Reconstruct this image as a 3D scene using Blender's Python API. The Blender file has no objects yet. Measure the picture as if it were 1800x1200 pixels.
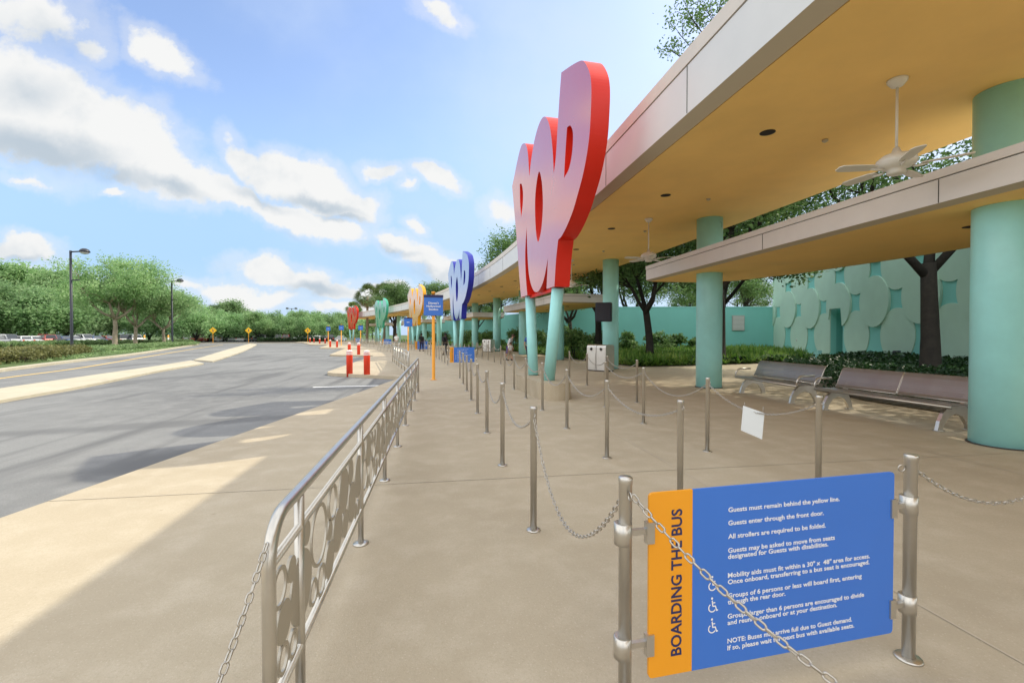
import bpy, bmesh, math, random
import numpy as np
from mathutils import Vector, Matrix, Euler
from mathutils.geometry import tessellate_polygon

# ------------------------------------------------------------------ camera, sky, sun, exposure
S = bpy.context.scene
COL = S.collection
R = math.radians
CAM_H = 1.6
YAW = math.atan(127 / 800.0)
cam = bpy.data.cameras.new('camera'); cam.lens = 16.0; cam.sensor_width = 36.0
cam.clip_start = 0.02; cam.clip_end = 6000
co = bpy.data.objects.new('camera', cam); COL.objects.link(co)
co.location = (0, 0, CAM_H); co.rotation_euler = (R(90 - 0.86), 0, -YAW)
S.camera = co

EXPOSURE = 0.9
SUN_STRENGTH = 1.9
SKY_STRENGTH = 0.15
SUN_DIR = Vector((1.0, 0.36, 1.0)).normalized()
S.view_settings.view_transform = 'Standard'
S.view_settings.look = 'None'
S.view_settings.exposure = EXPOSURE
S.view_settings.gamma = 1.0
S.view_settings.use_curve_mapping = False
S.cycles.max_bounces = 8
S.cycles.diffuse_bounces = 4
S.cycles.transparent_max_bounces = 16

sl = bpy.data.lights.new('sun', 'SUN'); sl.energy = SUN_STRENGTH; sl.angle = R(0.55); sl.color = (1.0, 0.92, 0.74)
so = bpy.data.objects.new('sun', sl); COL.objects.link(so); so.location = (30, 10, 40)
so.rotation_euler = SUN_DIR.to_track_quat('Z', 'Y').to_euler()

W = bpy.data.worlds.new('World'); S.world = W; W.use_nodes = True
def build_sky():
    nt = W.node_tree; N = nt.nodes; L = nt.links; N.clear()
    out = N.new('ShaderNodeOutputWorld'); bg = N.new('ShaderNodeBackground'); bg.inputs['Strength'].default_value = SKY_STRENGTH
    L.new(bg.outputs[0], out.inputs[0])
    sky = N.new('ShaderNodeTexSky'); sky.sky_type = 'NISHITA'; sky.sun_disc = False
    sky.sun_elevation = math.asin(SUN_DIR.z); sky.sun_rotation = math.atan2(SUN_DIR.x, SUN_DIR.y)
    sky.air_density = 1.0; sky.dust_density = 1.2; sky.ozone_density = 1.5
    def lk(v, sock):
        if isinstance(v, (int, float)): sock.default_value = v
        elif isinstance(v, tuple): sock.default_value = v
        else: L.new(v, sock)
    def m(op, a, b=0.0, c=None, clamp=False):
        n = N.new('ShaderNodeMath'); n.operation = op; n.use_clamp = clamp
        lk(a, n.inputs[0]); lk(b, n.inputs[1])
        if c is not None: lk(c, n.inputs[2])
        return n.outputs[0]
    def ss(x, a, b):
        n = N.new('ShaderNodeMapRange'); n.interpolation_type = 'SMOOTHSTEP'
        lk(x, n.inputs[0]); n.inputs[1].default_value = a; n.inputs[2].default_value = b
        return n.outputs[0]
    def mix(f, a, b):
        n = N.new('ShaderNodeMix'); n.data_type = 'RGBA'
        lk(f, n.inputs['Factor']); lk(a, n.inputs[6]); lk(b, n.inputs[7]); return n.outputs[2]
    tc = N.new('ShaderNodeTexCoord'); sp = N.new('ShaderNodeSeparateXYZ'); L.new(tc.outputs['Generated'], sp.inputs[0])
    y = m('MAXIMUM', sp.outputs[1], 0.06)
    a = m('DIVIDE', sp.outputs[0], y); b = m('DIVIDE', sp.outputs[2], y)
    cb = N.new('ShaderNodeCombineXYZ'); L.new(a, cb.inputs[0]); L.new(b, cb.inputs[1]); P0 = cb.outputs[0]
    def noise(vec, scale, detail=5, rough=0.55, off=(0, 0, 0)):
        ad = N.new('ShaderNodeVectorMath'); ad.operation = 'ADD'; L.new(vec, ad.inputs[0]); ad.inputs[1].default_value = off
        n = N.new('ShaderNodeTexNoise'); n.inputs['Scale'].default_value = scale; n.inputs['Detail'].default_value = detail
        n.inputs['Roughness'].default_value = rough; L.new(ad.outputs[0], n.inputs['Vector']); return n
    # billowy warp of the cloud outlines
    wn = noise(P0, 7.0, 5, 0.6)
    wv = N.new('ShaderNodeVectorMath'); wv.operation = 'MULTIPLY_ADD'
    L.new(wn.outputs['Color'], wv.inputs[0]); wv.inputs[1].default_value = (0.11, 0.11, 0); wv.inputs[2].default_value = (-0.055, -0.055, 0)
    pw = N.new('ShaderNodeVectorMath'); pw.operation = 'ADD'; L.new(P0, pw.inputs[0]); L.new(wv.outputs[0], pw.inputs[1]); PW = pw.outputs[0]
    def field(blobs):
        acc = None
        for (ca, cbb, ra, rb, rot, w) in blobs:
            mp = N.new('ShaderNodeMapping'); mp.vector_type = 'TEXTURE'
            mp.inputs['Location'].default_value = (ca, cbb, 0); mp.inputs['Rotation'].default_value = (0, 0, R(rot)); mp.inputs['Scale'].default_value = (ra * 1.10, rb * 1.16, 1)
            L.new(PW, mp.inputs['Vector'])
            ln = N.new('ShaderNodeVectorMath'); ln.operation = 'LENGTH'; L.new(mp.outputs[0], ln.inputs[0])
            v = m('MULTIPLY_ADD', ln.outputs['Value'], -w, w)
            acc = v if acc is None else m('MAXIMUM', acc, v)
        return acc
    # cloud masses by bearing (x/y) and elevation (z/y): cx, cy, rx, ry, tilt, weight
    CL = [(-0.795, 0.447, 0.122, 0.112, 7, 1.2), (-0.701, 0.422, 0.126, 0.103, -29, 1.2), (-0.609, 0.391, 0.099, 0.083, -28, 1.2), (-0.759, 0.375, 0.143, 0.043, -5, 1.1), (-0.565, 0.344, 0.091, 0.067, -27, 1.1), (-0.505, 0.314, 0.088, 0.048, -13, 1), (-0.432, 0.301, 0.063, 0.037, -19, 1), (-0.379, 0.275, 0.086, 0.032, -30, 1), (-0.303, 0.238, 0.089, 0.033, -25, 1), (-0.231, 0.217, 0.077, 0.029, -13, 1.05), (-0.379, 0.35, 0.065, 0.03, -39, 0.9), (-0.33, 0.329, 0.071, 0.056, -24, 1.1), (-0.253, 0.304, 0.09, 0.059, -18, 1.1), (-0.18, 0.27, 0.063, 0.043, -12, 1.05), (-0.286, 0.326, 0.045, 0.04, 19, 1), (-0.746, 0.603, 0.103, 0.049, -10, 0.62), (-0.661, 0.561, 0.043, 0.029, -17, 0.6), (-0.793, 0.612, 0.057, 0.042, 15, 0.6), (-0.538, 0.557, 0.079, 0.029, -38, 0.8), (0.004, 0.692, 0.056, 0.028, -24, 0.75), (-0.116, 0.347, 0.042, 0.018, -1, 0.65), (-0.003, 0.335, 0.06, 0.025, -19, 0.95), (-0.072, 0.313, 0.021, 0.013, 5, 0.6), (-0.055, 0.236, 0.031, 0.017, -23, 0.7), (-0.099, 0.191, 0.059, 0.024, -14, 0.85), (-0.033, 0.163, 0.072, 0.032, -19, 0.85), (0.021, 0.133, 0.074, 0.035, -9, 0.8), (0.133, 0.276, 0.043, 0.032, 6, 0.6), (-0.776, 0.17, 0.062, 0.032, -12, 1), (-0.803, 0.175, 0.037, 0.03, 7, 1), (-0.79, 0.111, 0.066, 0.026, -5, 0.8), (-0.725, 0.101, 0.058, 0.015, 1, 0.6), (-0.621, 0.274, 0.026, 0.01, -2, 0.7), (-0.774, 0.293, 0.057, 0.013, 3, 0.5), (-0.348, 0.126, 0.077, 0.026, -12, 0.95), (-0.271, 0.11, 0.068, 0.028, -4, 0.95), (-0.204, 0.095, 0.058, 0.019, 1, 0.8), (-0.423, 0.095, 0.064, 0.023, 1, 0.85), (-0.359, 0.079, 0.099, 0.021, 1, 0.8), (-0.111, 0.092, 0.071, 0.017, 1, 0.7), (-0.496, 0.1, 0.042, 0.016, 1, 0.6), (-0.192, 0.063, 0.105, 0.014, 1, 0.6), (-0.578, 0.076, 0.081, 0.016, 1, 0.5), (-0.677, 0.031, 0.119, 0.015, 0, 0.6)]
    SH = [(-0.759, 0.359, 0.153, 0.039, -7, 1.0), (-0.635, 0.318, 0.109, 0.024, -13, 1.0), (-0.525, 0.296, 0.072, 0.016, -13, 0.7), (-0.248, 0.267, 0.084, 0.017, -12, 0.9), (-0.203, 0.242, 0.057, 0.011, -8, 0.8), (-0.776, 0.465, 0.066, 0.03, 0, 0.45), (-0.728, 0.571, 0.085, 0.028, -11, 0.45), (-0.249, 0.098, 0.068, 0.017, -2, 0.95), (-0.099, 0.173, 0.052, 0.011, -11, 0.7), (-0.79, 0.146, 0.056, 0.011, -4, 0.6), (-0.04, 0.126, 0.085, 0.015, -9, 0.7), (-0.347, 0.276, 0.076, 0.012, -28, 0.5), (-0.293, 0.191, 0.067, 0.009, -15, 0.5)]
    f = field(CL); g = field(SH)
    n1 = noise(P0, 13.0, 8, 0.62, (3.1, 7.7, 0)).outputs['Fac']
    dens = m('ADD', f, m('MULTIPLY_ADD', n1, 1.0, -0.50))
    cm = m('MAXIMUM', ss(dens, 0.0, 0.42), m('MULTIPLY', ss(dens, -0.38, 0.15), 0.34))
    # cirrus veil, denser towards the sun's side
    n2 = noise(P0, 2.2, 6, 0.55, (1.3, 4.4, 0)).outputs['Fac']
    veil = m('MULTIPLY', ss(m('ADD', m('MULTIPLY', a, 0.34), n2), 0.32, 0.95), 0.85)
    low = m('MULTIPLY', ss(b, 0.16, 0.0), 0.45)
    veil = m('MAXIMUM', veil, low)
    # cloud brightness: flat grey bases, lumpy lit tops
    n3 = noise(P0, 9.0, 6, 0.55, (9.2, 0.7, 0)).outputs['Fac']
    shade = m('MULTIPLY', ss(m('ADD', g, m('MULTIPLY_ADD', n3, .5, -.25)), -0.30, 0.85), 0.85)
    lump = ss(n3, 0.50, 0.72)
    shade = m('MAXIMUM', shade, m('MULTIPLY', lump, 0.28))
    CW = (3.30, 3.32, 3.30, 1); CG = (1.65, 2.0, 2.35, 1)
    ccol = mix(shade, CW, CG)
    # overhead, behind and far to the left: brighter cloud added outside the view to lift the shade
    n4 = noise(tc.outputs['Generated'], 2.6, 6, 0.6).outputs['Fac']
    fill_cloud = mix(ss(n4, 0.35, 0.65), (3.3, 3.65, 4.2, 1), (7.4, 7.2, 6.9, 1))
    bc = N.new('ShaderNodeMix'); bc.data_type = 'RGBA'; bc.blend_type = 'MULTIPLY'; bc.inputs['Factor'].default_value = 1
    L.new(sky.outputs[0], bc.inputs[6]); bc.inputs[7].default_value = SKY_TINT
    skyc = bc.outputs[2]
    skyc = mix(m('MULTIPLY', ss(b, 0.55, 0.12), 0.85), skyc, (1.50, 2.38, 3.45, 1))
    c1 = mix(veil, skyc, (2.55, 3.0, 3.75, 1))
    front = ss(sp.outputs[1], 0.04, 0.12)
    c2 = mix(m('MULTIPLY', cm, front), c1, ccol)
    clear = m('MULTIPLY', m('MULTIPLY', ss(b, 1.05, 0.80), ss(a, -1.9, -1.45)), front)  # window of the view, kept free of the added fill cloud
    c3 = mix(clear, fill_cloud, c2)
    L.new(c3, bg.inputs['Color'])
SKY_TINT = (1.0, 0.97, 1.0, 1)
build_sky()

# ------------------------------------------------------------------ helpers
random.seed(7)
def lin(r, g, b):
    f = lambda c: (c / 255 / 12.92) if c / 255 <= 0.04045 else ((c / 255 + 0.055) / 1.055) ** 2.4
    return (f(r), f(g), f(b), 1)
def mat(name, col, rough=0.6, metal=0.0, var=0.0, scale=3.0, bump=0.0, bscale=60.0, coat=0.0, coat_ior=1.5, spec=0.5, coat_rough=.05):
    M = bpy.data.materials.new(name); M.use_nodes = True
    nt = M.node_tree; N = nt.nodes; L = nt.links; p = N['Principled BSDF']
    col = tuple(col)[:3] + (1,)
    p.inputs['Base Color'].default_value = col; p.inputs['Roughness'].default_value = rough; p.inputs['Metallic'].default_value = metal
    p.inputs['Specular IOR Level'].default_value = spec
    if coat: p.inputs['Coat Weight'].default_value = coat; p.inputs['Coat IOR'].default_value = coat_ior; p.inputs['Coat Roughness'].default_value = coat_rough
    tc = N.new('ShaderNodeTexCoord')
    if var:
        n = N.new('ShaderNodeTexNoise'); n.inputs['Scale'].default_value = scale; n.inputs['Detail'].default_value = 6; n.inputs['Roughness'].default_value = .6
        L.new(tc.outputs['Object'], n.inputs['Vector'])
        mr = N.new('ShaderNodeMapRange'); L.new(n.outputs['Fac'], mr.inputs[0]); mr.inputs[1].default_value = .3; mr.inputs[2].default_value = .7
        mr.inputs[3].default_value = 1 - var; mr.inputs[4].default_value = 1 + var
        mx = N.new('ShaderNodeMix'); mx.data_type = 'RGBA'; mx.blend_type = 'MULTIPLY'; mx.inputs['Factor'].default_value = 1
        mx.inputs[6].default_value = col; L.new(mr.outputs[0], mx.inputs[7]); L.new(mx.outputs[2], p.inputs['Base Color'])
        rr = N.new('ShaderNodeMapRange'); L.new(n.outputs['Fac'], rr.inputs[0]); rr.inputs[3].default_value = max(.02, rough - .12); rr.inputs[4].default_value = min(1, rough + .12)
        L.new(rr.outputs[0], p.inputs['Roughness'])
    if bump:
        n = N.new('ShaderNodeTexNoise'); n.inputs['Scale'].default_value = bscale; n.inputs['Detail'].default_value = 4
        L.new(tc.outputs['Object'], n.inputs['Vector'])
        bp = N.new('ShaderNodeBump'); bp.inputs['Strength'].default_value = bump; bp.inputs['Distance'].default_value = .01
        L.new(n.outputs['Fac'], bp.inputs['Height']); L.new(bp.outputs[0], p.inputs['Normal'])
    return M

def ground_mat(name, col, dark, light, speck=0.0, stain_scale=.35, rough=.85, streak=None, patches=()):
    """mineral surface: broad blotches, mid mottling, fine aggregate specks, optional wear along a direction"""
    M = bpy.data.materials.new(name); M.use_nodes = True
    nt = M.node_tree; N = nt.nodes; L = nt.links; p = N['Principled BSDF']; p.inputs['Roughness'].default_value = rough; p.inputs['Specular IOR Level'].default_value = .25
    g = N.new('ShaderNodeNewGeometry'); pos = g.outputs['Position']
    def noise(s, d, r=.6, stretch=None):
        v = pos
        if stretch:
            mp = N.new('ShaderNodeMapping'); mp.inputs['Rotation'].default_value = (0, 0, R(stretch[2])); mp.inputs['Scale'].default_value = (stretch[0], stretch[1], 1); L.new(v, mp.inputs[0]); v = mp.outputs[0]
        n = N.new('ShaderNodeTexNoise'); n.inputs['Scale'].default_value = s; n.inputs['Detail'].default_value = d; n.inputs['Roughness'].default_value = r; L.new(v, n.inputs['Vector']); return n.outputs['Fac']
    def ramp(f, a, b):
        n = N.new('ShaderNodeMapRange'); n.interpolation_type = 'SMOOTHSTEP'; L.new(f, n.inputs[0]); n.inputs[1].default_value = a; n.inputs[2].default_value = b; return n.outputs[0]
    def mix(f, a, b, amt=1):
        if amt != 1:
            mm = N.new('ShaderNodeMath'); mm.operation = 'MULTIPLY'; L.new(f, mm.inputs[0]); mm.inputs[1].default_value = amt; f = mm.outputs[0]
        n = N.new('ShaderNodeMix'); n.data_type = 'RGBA'; L.new(f, n.inputs['Factor'])
        for s, v in ((6, a), (7, b)):
            if isinstance(v, tuple): n.inputs[s].default_value = v[:3] + (1,)
            else: L.new(v, n.inputs[s])
        return n.outputs[2]
    c = mix(ramp(noise(stain_scale, 5), .35, .7), col, dark, .7)
    c = mix(ramp(noise(2.7, 6), .4, .75), c, light, .6)
    if streak: c = mix(ramp(noise(streak[0], 4, .55, streak[1:4]), .5, .72), c, dark, streak[4])
    c = mix(ramp(noise(55, 3, .7), .45, .7), c, dark, .45)
    c = mix(ramp(noise(170, 2, .8), .52, .68), c, dark, .55)
    if speck:
        v = N.new('ShaderNodeTexVoronoi'); v.inputs['Scale'].default_value = 42; L.new(pos, v.inputs['Vector'])
        sp = N.new('ShaderNodeMapRange'); L.new(v.outputs['Distance'], sp.inputs[0]); sp.inputs[1].default_value = .22; sp.inputs[2].default_value = .12
        c = mix(sp.outputs[0], c, light, speck)
    for (cx, cy, rx, ry, rot, amt) in patches:   # ragged dark ellipses laid at set places over the mottling
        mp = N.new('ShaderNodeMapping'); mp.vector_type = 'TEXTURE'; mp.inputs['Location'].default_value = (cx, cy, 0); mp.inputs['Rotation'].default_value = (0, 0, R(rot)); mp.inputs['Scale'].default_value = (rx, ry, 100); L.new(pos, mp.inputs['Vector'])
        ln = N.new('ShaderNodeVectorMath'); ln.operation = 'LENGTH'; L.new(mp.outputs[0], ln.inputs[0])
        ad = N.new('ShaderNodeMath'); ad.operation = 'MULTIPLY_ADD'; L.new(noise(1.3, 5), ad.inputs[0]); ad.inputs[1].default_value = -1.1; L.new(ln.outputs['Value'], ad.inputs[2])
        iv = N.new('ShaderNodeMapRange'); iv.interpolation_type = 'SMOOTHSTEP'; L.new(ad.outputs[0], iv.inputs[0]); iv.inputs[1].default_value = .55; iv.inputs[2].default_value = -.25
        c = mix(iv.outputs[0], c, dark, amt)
    v2 = N.new('ShaderNodeTexVoronoi'); v2.inputs['Scale'].default_value = 1.7; L.new(pos, v2.inputs['Vector'])
    s2 = N.new('ShaderNodeMapRange'); L.new(v2.outputs['Distance'], s2.inputs[0]); s2.inputs[1].default_value = .040; s2.inputs[2].default_value = .022
    c = mix(s2.outputs[0], c, dark, .8)
    c = mix(ramp(noise(9, 5, .7), .62, .80), c, dark, .55)
    L.new(c, p.inputs['Base Color'])
    bp = N.new('ShaderNodeBump'); bp.inputs['Strength'].default_value = .35; bp.inputs['Distance'].default_value = .006
    L.new(noise(90, 4, .7), bp.inputs['Height']); L.new(bp.outputs[0], p.inputs['Normal'])
    return M

def leaf_mat(name, a, b, c, trans=.35):
    M = bpy.data.materials.new(name); M.use_nodes = True
    nt = M.node_tree; N = nt.nodes; L = nt.links; p = N['Principled BSDF']; out = N['Material Output']
    g = N.new('ShaderNodeNewGeometry'); oi = N.new('ShaderNodeObjectInfo')
    tc = N.new('ShaderNodeTexCoord')
    n = N.new('ShaderNodeTexNoise'); n.inputs['Scale'].default_value = .55; n.inputs['Detail'].default_value = 3; L.new(tc.outputs['Object'], n.inputs['Vector'])
    ad = N.new('ShaderNodeMath'); ad.operation = 'MULTIPLY_ADD'; L.new(g.outputs['Random Per Island'], ad.inputs[0]); ad.inputs[1].default_value = .55
    sb = N.new('ShaderNodeMath'); sb.operation = 'MULTIPLY_ADD'; L.new(n.outputs['Fac'], sb.inputs[0]); sb.inputs[1].default_value = 1.5; sb.inputs[2].default_value = -.52
    L.new(sb.outputs[0], ad.inputs[2])
    rp = N.new('ShaderNodeValToRGB'); e = rp.color_ramp.elements
    e[0].color = a[:3] + (1,); e[1].color = c[:3] + (1,); x = e.new(.5); x.color = b[:3] + (1,)
    L.new(ad.outputs[0], rp.inputs[0])
    hs = N.new('ShaderNodeHueSaturation'); L.new(rp.outputs[0], hs.inputs['Color'])
    mr = N.new('ShaderNodeMapRange'); L.new(oi.outputs['Random'], mr.inputs[0]); mr.inputs[3].default_value = .8; mr.inputs[4].default_value = 1.2; L.new(mr.outputs[0], hs.inputs['Value'])
    L.new(hs.outputs[0], p.inputs['Base Color']); p.inputs['Roughness'].default_value = .5; p.inputs['Specular IOR Level'].default_value = .35
    t = N.new('ShaderNodeBsdfTranslucent'); L.new(hs.outputs[0], t.inputs[0])
    mx = N.new('ShaderNodeMixShader'); mx.inputs[0].default_value = trans; L.new(p.outputs[0], mx.inputs[1]); L.new(t.outputs[0], mx.inputs[2]); L.new(mx.outputs[0], out.inputs[0])
    return M

class MB:
    def __init__(s): s.v = []; s.f = []; s.smooth = []
    def add(s, vs, fs, smooth=False):
        o = len(s.v); s.v += [tuple(p) for p in vs]
        for f in fs: s.f.append([i + o for i in f]); s.smooth.append(smooth)
        return s
    def box(s, x0, x1, y0, y1, z0, z1, rot=0, c=(0, 0, 0), bev=0):
        x0, x1 = min(x0, x1), max(x0, x1); y0, y1 = min(y0, y1), max(y0, y1)
        if bev:
            ring = lambda x0, x1, y0, y1, z: [(x0, y0, z), (x1, y0, z), (x1, y1, z), (x0, y1, z)]
            b = bev
            def oct(i):
                return [(x0 + b - i, y0 + i, 0), (x1 - b + i, y0 + i, 0), (x1 - i, y0 + b - i, 0), (x1 - i, y1 - b + i, 0), (x1 - b + i, y1 - i, 0), (x0 + b - i, y1 - i, 0), (x0 + i, y1 - b + i, 0), (x0 + i, y0 + b - i, 0)]
            def ins(z, d): return [(x0 + d + b, y0 + d, z), (x1 - d - b, y0 + d, z), (x1 - d, y0 + d + b, z), (x1 - d, y1 - d - b, z), (x1 - d - b, y1 - d, z), (x0 + d + b, y1 - d, z), (x0 + d, y1 - d - b, z), (x0 + d, y0 + d + b, z)]
            L = [ins(z0, b * .7), ins(z0 + b, 0), ins(z1 - b, 0), ins(z1, b * .7)]
            vs = sum(L, []); fs = []
            for k in range(3):
                for i in range(8): j = (i + 1) % 8; fs.append([k * 8 + i, k * 8 + j, k * 8 + 8 + j, k * 8 + 8 + i])
            fs.append(list(range(7, -1, -1))); fs.append([24 + i for i in range(8)])
        else:
            vs = [(x0, y0, z0), (x1, y0, z0), (x1, y1, z0), (x0, y1, z0), (x0, y0, z1), (x1, y0, z1), (x1, y1, z1), (x0, y1, z1)]
            fs = [(3, 2, 1, 0), (4, 5, 6, 7), (0, 1, 5, 4), (1, 2, 6, 5), (2, 3, 7, 6), (3, 0, 4, 7)]
        cr, sr = math.cos(rot), math.sin(rot)
        vs = [(c[0] + x * cr - y * sr, c[1] + x * sr + y * cr, c[2] + z) for x, y, z in vs]
        return s.add(vs, fs)
    def tube(s, pts, r, n=10, cap=True, closed=False, smooth=True):
        pts = [Vector(p) for p in pts]; m = len(pts)
        rs = list(r) if isinstance(r, (list, tuple)) else [r] * m
        tang = []
        for i in range(m):
            a = pts[(i - 1) % m] if (i > 0 or closed) else pts[i]; b = pts[(i + 1) % m] if (i < m - 1 or closed) else pts[i]
            t = (b - a); tang.append(t.normalized() if t.length > 1e-9 else Vector((0, 0, 1)))
        t0 = tang[0]; u = t0.orthogonal().normalized()
        vs = []
        for i in range(m):
            t = tang[i]; u = (u - t * u.dot(t)); u = u.normalized() if u.length > 1e-6 else t.orthogonal().normalized(); w = t.cross(u)
            for k in range(n):
                an = 2 * math.pi * k / n; vs.append(pts[i] + (u * math.cos(an) + w * math.sin(an)) * rs[i])
        fs = []
        for i in range(m if closed else m - 1):
            for k in range(n):
                a = i * n + k; b = i * n + (k + 1) % n; c = ((i + 1) % m) * n + (k + 1) % n; d = ((i + 1) % m) * n + k; fs.append([a, b, c, d])
        s.add(vs, fs, smooth)
        if cap and not closed:
            o = len(s.v) - len(vs); s.f.append([o + k for k in range(n - 1, -1, -1)]); s.smooth.append(False)
            s.f.append([o + (m - 1) * n + k for k in range(n)]); s.smooth.append(False)
        return s
    def lathe(s, prof, n=24, c=(0, 0, 0), smooth=True):
        vs = []
        for (r, z) in prof:
            for k in range(n):
                a = 2 * math.pi * k / n; vs.append((c[0] + r * math.cos(a), c[1] + r * math.sin(a), c[2] + z))
        fs = []
        for i in range(len(prof) - 1):
            for k in range(n): fs.append([i * n + k, i * n + (k + 1) % n, (i + 1) * n + (k + 1) % n, (i + 1) * n + k])
        s.add(vs, fs, smooth); o = len(s.v) - len(vs)
        if prof[0][0] > 1e-4: s.f.append([o + k for k in range(n - 1, -1, -1)]); s.smooth.append(False)
        if prof[-1][0] > 1e-4: s.f.append([o + (len(prof) - 1) * n + k for k in range(n)]); s.smooth.append(False)
        return s
    def prism(s, poly, fn0, fn1, holes=()):
        """poly + holes in 2-D, fn0/fn1 map a 2-D point to the two faces"""
        loops = [list(poly)] + [list(h) for h in holes]
        tri = tessellate_polygon([[Vector((x, y, 0)) for x, y in lp] for lp in loops])
        flat = sum(loops, []); n = len(flat)
        vs = [fn0(p) for p in flat] + [fn1(p) for p in flat]
        fs = [list(t) for t in tri] + [[t[2] + n, t[1] + n, t[0] + n] for t in tri]
        o = 0
        for lp in loops:
            m = len(lp)
            for i in range(m): j = (i + 1) % m; fs.append([o + i, o + j, n + o + j, n + o + i])
            o += m
        return s.add(vs, fs)
    def sheet(s, poly, z, z0=None):
        if z0 is None:
            tri = tessellate_polygon([[Vector((x, y, 0)) for x, y in poly]])
            s.add([(x, y, z) for x, y in poly], [list(t) for t in tri])
        else: s.prism(poly, lambda p: (p[0], p[1], z), lambda p: (p[0], p[1], z0))
        return s
    def build(s, name, material, parent=None, fix=True):
        me = bpy.data.meshes.new(name); me.from_pydata(s.v, [], s.f)
        if s.smooth and any(s.smooth): me.polygons.foreach_set('use_smooth', s.smooth)
        if material: me.materials.append(material)
        me.update()
        if fix:
            b = bmesh.new(); b.from_mesh(me); bmesh.ops.recalc_face_normals(b, faces=b.faces); b.to_mesh(me); b.free()
        o = bpy.data.objects.new(name, me); COL.objects.link(o)
        if parent: o.parent = parent
        return o

KIDS = {}
def tag(o, label=None, cat=None, group=None, kind=None):
    if label: o['label'] = label
    if cat: o['category'] = cat
    if group: o['group'] = group
    if kind: o['kind'] = kind
    return o
def thing(name, label, cat, loc=(0, 0, 0), rz=0, group=None):
    o = bpy.data.objects.new(name, None); COL.objects.link(o); o.empty_display_size = .1
    o.location = loc; o.rotation_euler = (0, 0, rz); return tag(o, label, cat, group)
def struct(name, mb, m): return tag(mb.build(name, m), kind='structure')
def copy_tree(o, parent=None):
    c = o.copy(); COL.objects.link(c)
    if parent: c.parent = parent
    for ch in [x for x in S.objects if x.parent == o and x != c]: copy_tree(ch, c)
    return c
def dup(o, loc, rz=0, label=None, group=None, scale=None, kids=None):
    c = o.copy(); COL.objects.link(c); c.location = loc; c.rotation_euler = (0, 0, rz)
    if label: c['label'] = label
    if group: c['group'] = group
    if scale: c.scale = scale
    for ch in (kids if kids is not None else o.children):
        d = ch.copy(); COL.objects.link(d); d.parent = c
        for g in ch.children:
            e = g.copy(); COL.objects.link(e); e.parent = d
    return c
ORD = ['first', 'second', 'third', 'fourth', 'fifth', 'sixth', 'seventh', 'eighth', 'ninth', 'tenth', 'eleventh', 'twelfth', 'thirteenth', 'fourteenth']

# the terminal's curving alignment: s along the kerb, off to the right of the camera's line
_ds = .25; _tab = [(0.0, 0.0, 0.0)]
for _i in range(int(150 / _ds)):
    s_ = _i * _ds; th = 0 if s_ < 13 else ((s_ - 13) / 165 if s_ < 60 else 47 / 165 + (s_ - 60) / 300)
    x, y, _ = _tab[-1]; _tab.append((x - math.sin(th) * _ds, y + math.cos(th) * _ds, th))
def heading(s):
    return 0 if s < 13 else ((s - 13) / 165 if s < 60 else 47 / 165 + (s - 60) / 300)
def P(s, off, z=None):
    if s <= 0: p = (off, s)
    else:
        i = min(int(s / _ds), len(_tab) - 2); f = s / _ds - i; a, b = _tab[i], _tab[i + 1]; th = heading(s)
        p = (a[0] + (b[0] - a[0]) * f + off * math.cos(th), a[1] + (b[1] - a[1]) * f + off * math.sin(th))
    return p if z is None else (p[0], p[1], z)
PERIOD = 22.05; COLP = 7.35
BAYS = ['nearest', 'blue letter', 'yellow letter', 'green letter', 'farthest red letter']

# ------------------------------------------------------------------ materials
M = {}
M['concrete'] = ground_mat('concrete', (.475, .405, .295), (.39, .325, .232), (.57, .50, .385), .5)
M['kerb'] = ground_mat('kerb concrete', (.52, .47, .36), (.42, .375, .28), (.60, .55, .44), .1)
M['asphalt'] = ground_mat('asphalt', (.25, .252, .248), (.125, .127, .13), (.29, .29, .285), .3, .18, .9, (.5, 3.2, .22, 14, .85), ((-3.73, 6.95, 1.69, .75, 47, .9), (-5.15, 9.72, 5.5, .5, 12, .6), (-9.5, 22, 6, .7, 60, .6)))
M['road'] = ground_mat('road asphalt', (.16, .165, .17), (.12, .125, .13), (.20, .205, .21), .2, .2, .9)
M['earth'] = ground_mat('earth', (.10, .085, .06), (.05, .045, .03), (.15, .13, .09), .1)
M['grassland'] = ground_mat('grass ground', (.10, .15, .05), (.06, .10, .03), (.16, .2, .08), 0)
M['joint'] = mat('joint', (.50, .435, .33), .9)
M['yellow_line'] = mat('yellow road paint', (.80, .52, .10), .7, var=.12, scale=2)
M['white_line'] = mat('white road paint', (.78, .78, .76), .7, var=.1, scale=2)
M['fascia'] = mat('fascia white panel', (.70, .70, .69), .38, var=.03, scale=1.2)
M['lowfascia'] = mat('low canopy fascia', (.76, .73, .71), .45, var=.03)
M['cap'] = mat('cap beige metal', (.68, .62, .55), .45, var=.03)
M['soffit'] = mat('ochre soffit', (.93, .61, .20), .75, var=.06, scale=.8)
M['groove'] = mat('shadow groove', (.05, .045, .04), .9)
M['trim'] = mat('tan bevel trim', (.46, .39, .28), .7)
M['deck'] = mat('roof deck', (.6, .58, .55), .9, var=.1)
M['teal'] = mat('turquoise paint', (.36, .77, .755), .32, var=.06, scale=2.2, spec=.5)
M['tealwall'] = mat('turquoise wall', (.21, .56, .515), .75, var=.05, scale=.5, bump=.15, bscale=25)
M['disc'] = mat('sage disc panel', (.44, .64, .53), .75, var=.05, scale=.7, bump=.12, bscale=25)
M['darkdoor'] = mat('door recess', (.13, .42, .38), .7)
M['steel'] = mat('brushed stainless steel', (.60, .575, .525), .34, .92, var=.06, scale=8)
M['chain'] = mat('galvanised chain', (.50, .47, .42), .36, .9, var=.1, scale=40)
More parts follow.
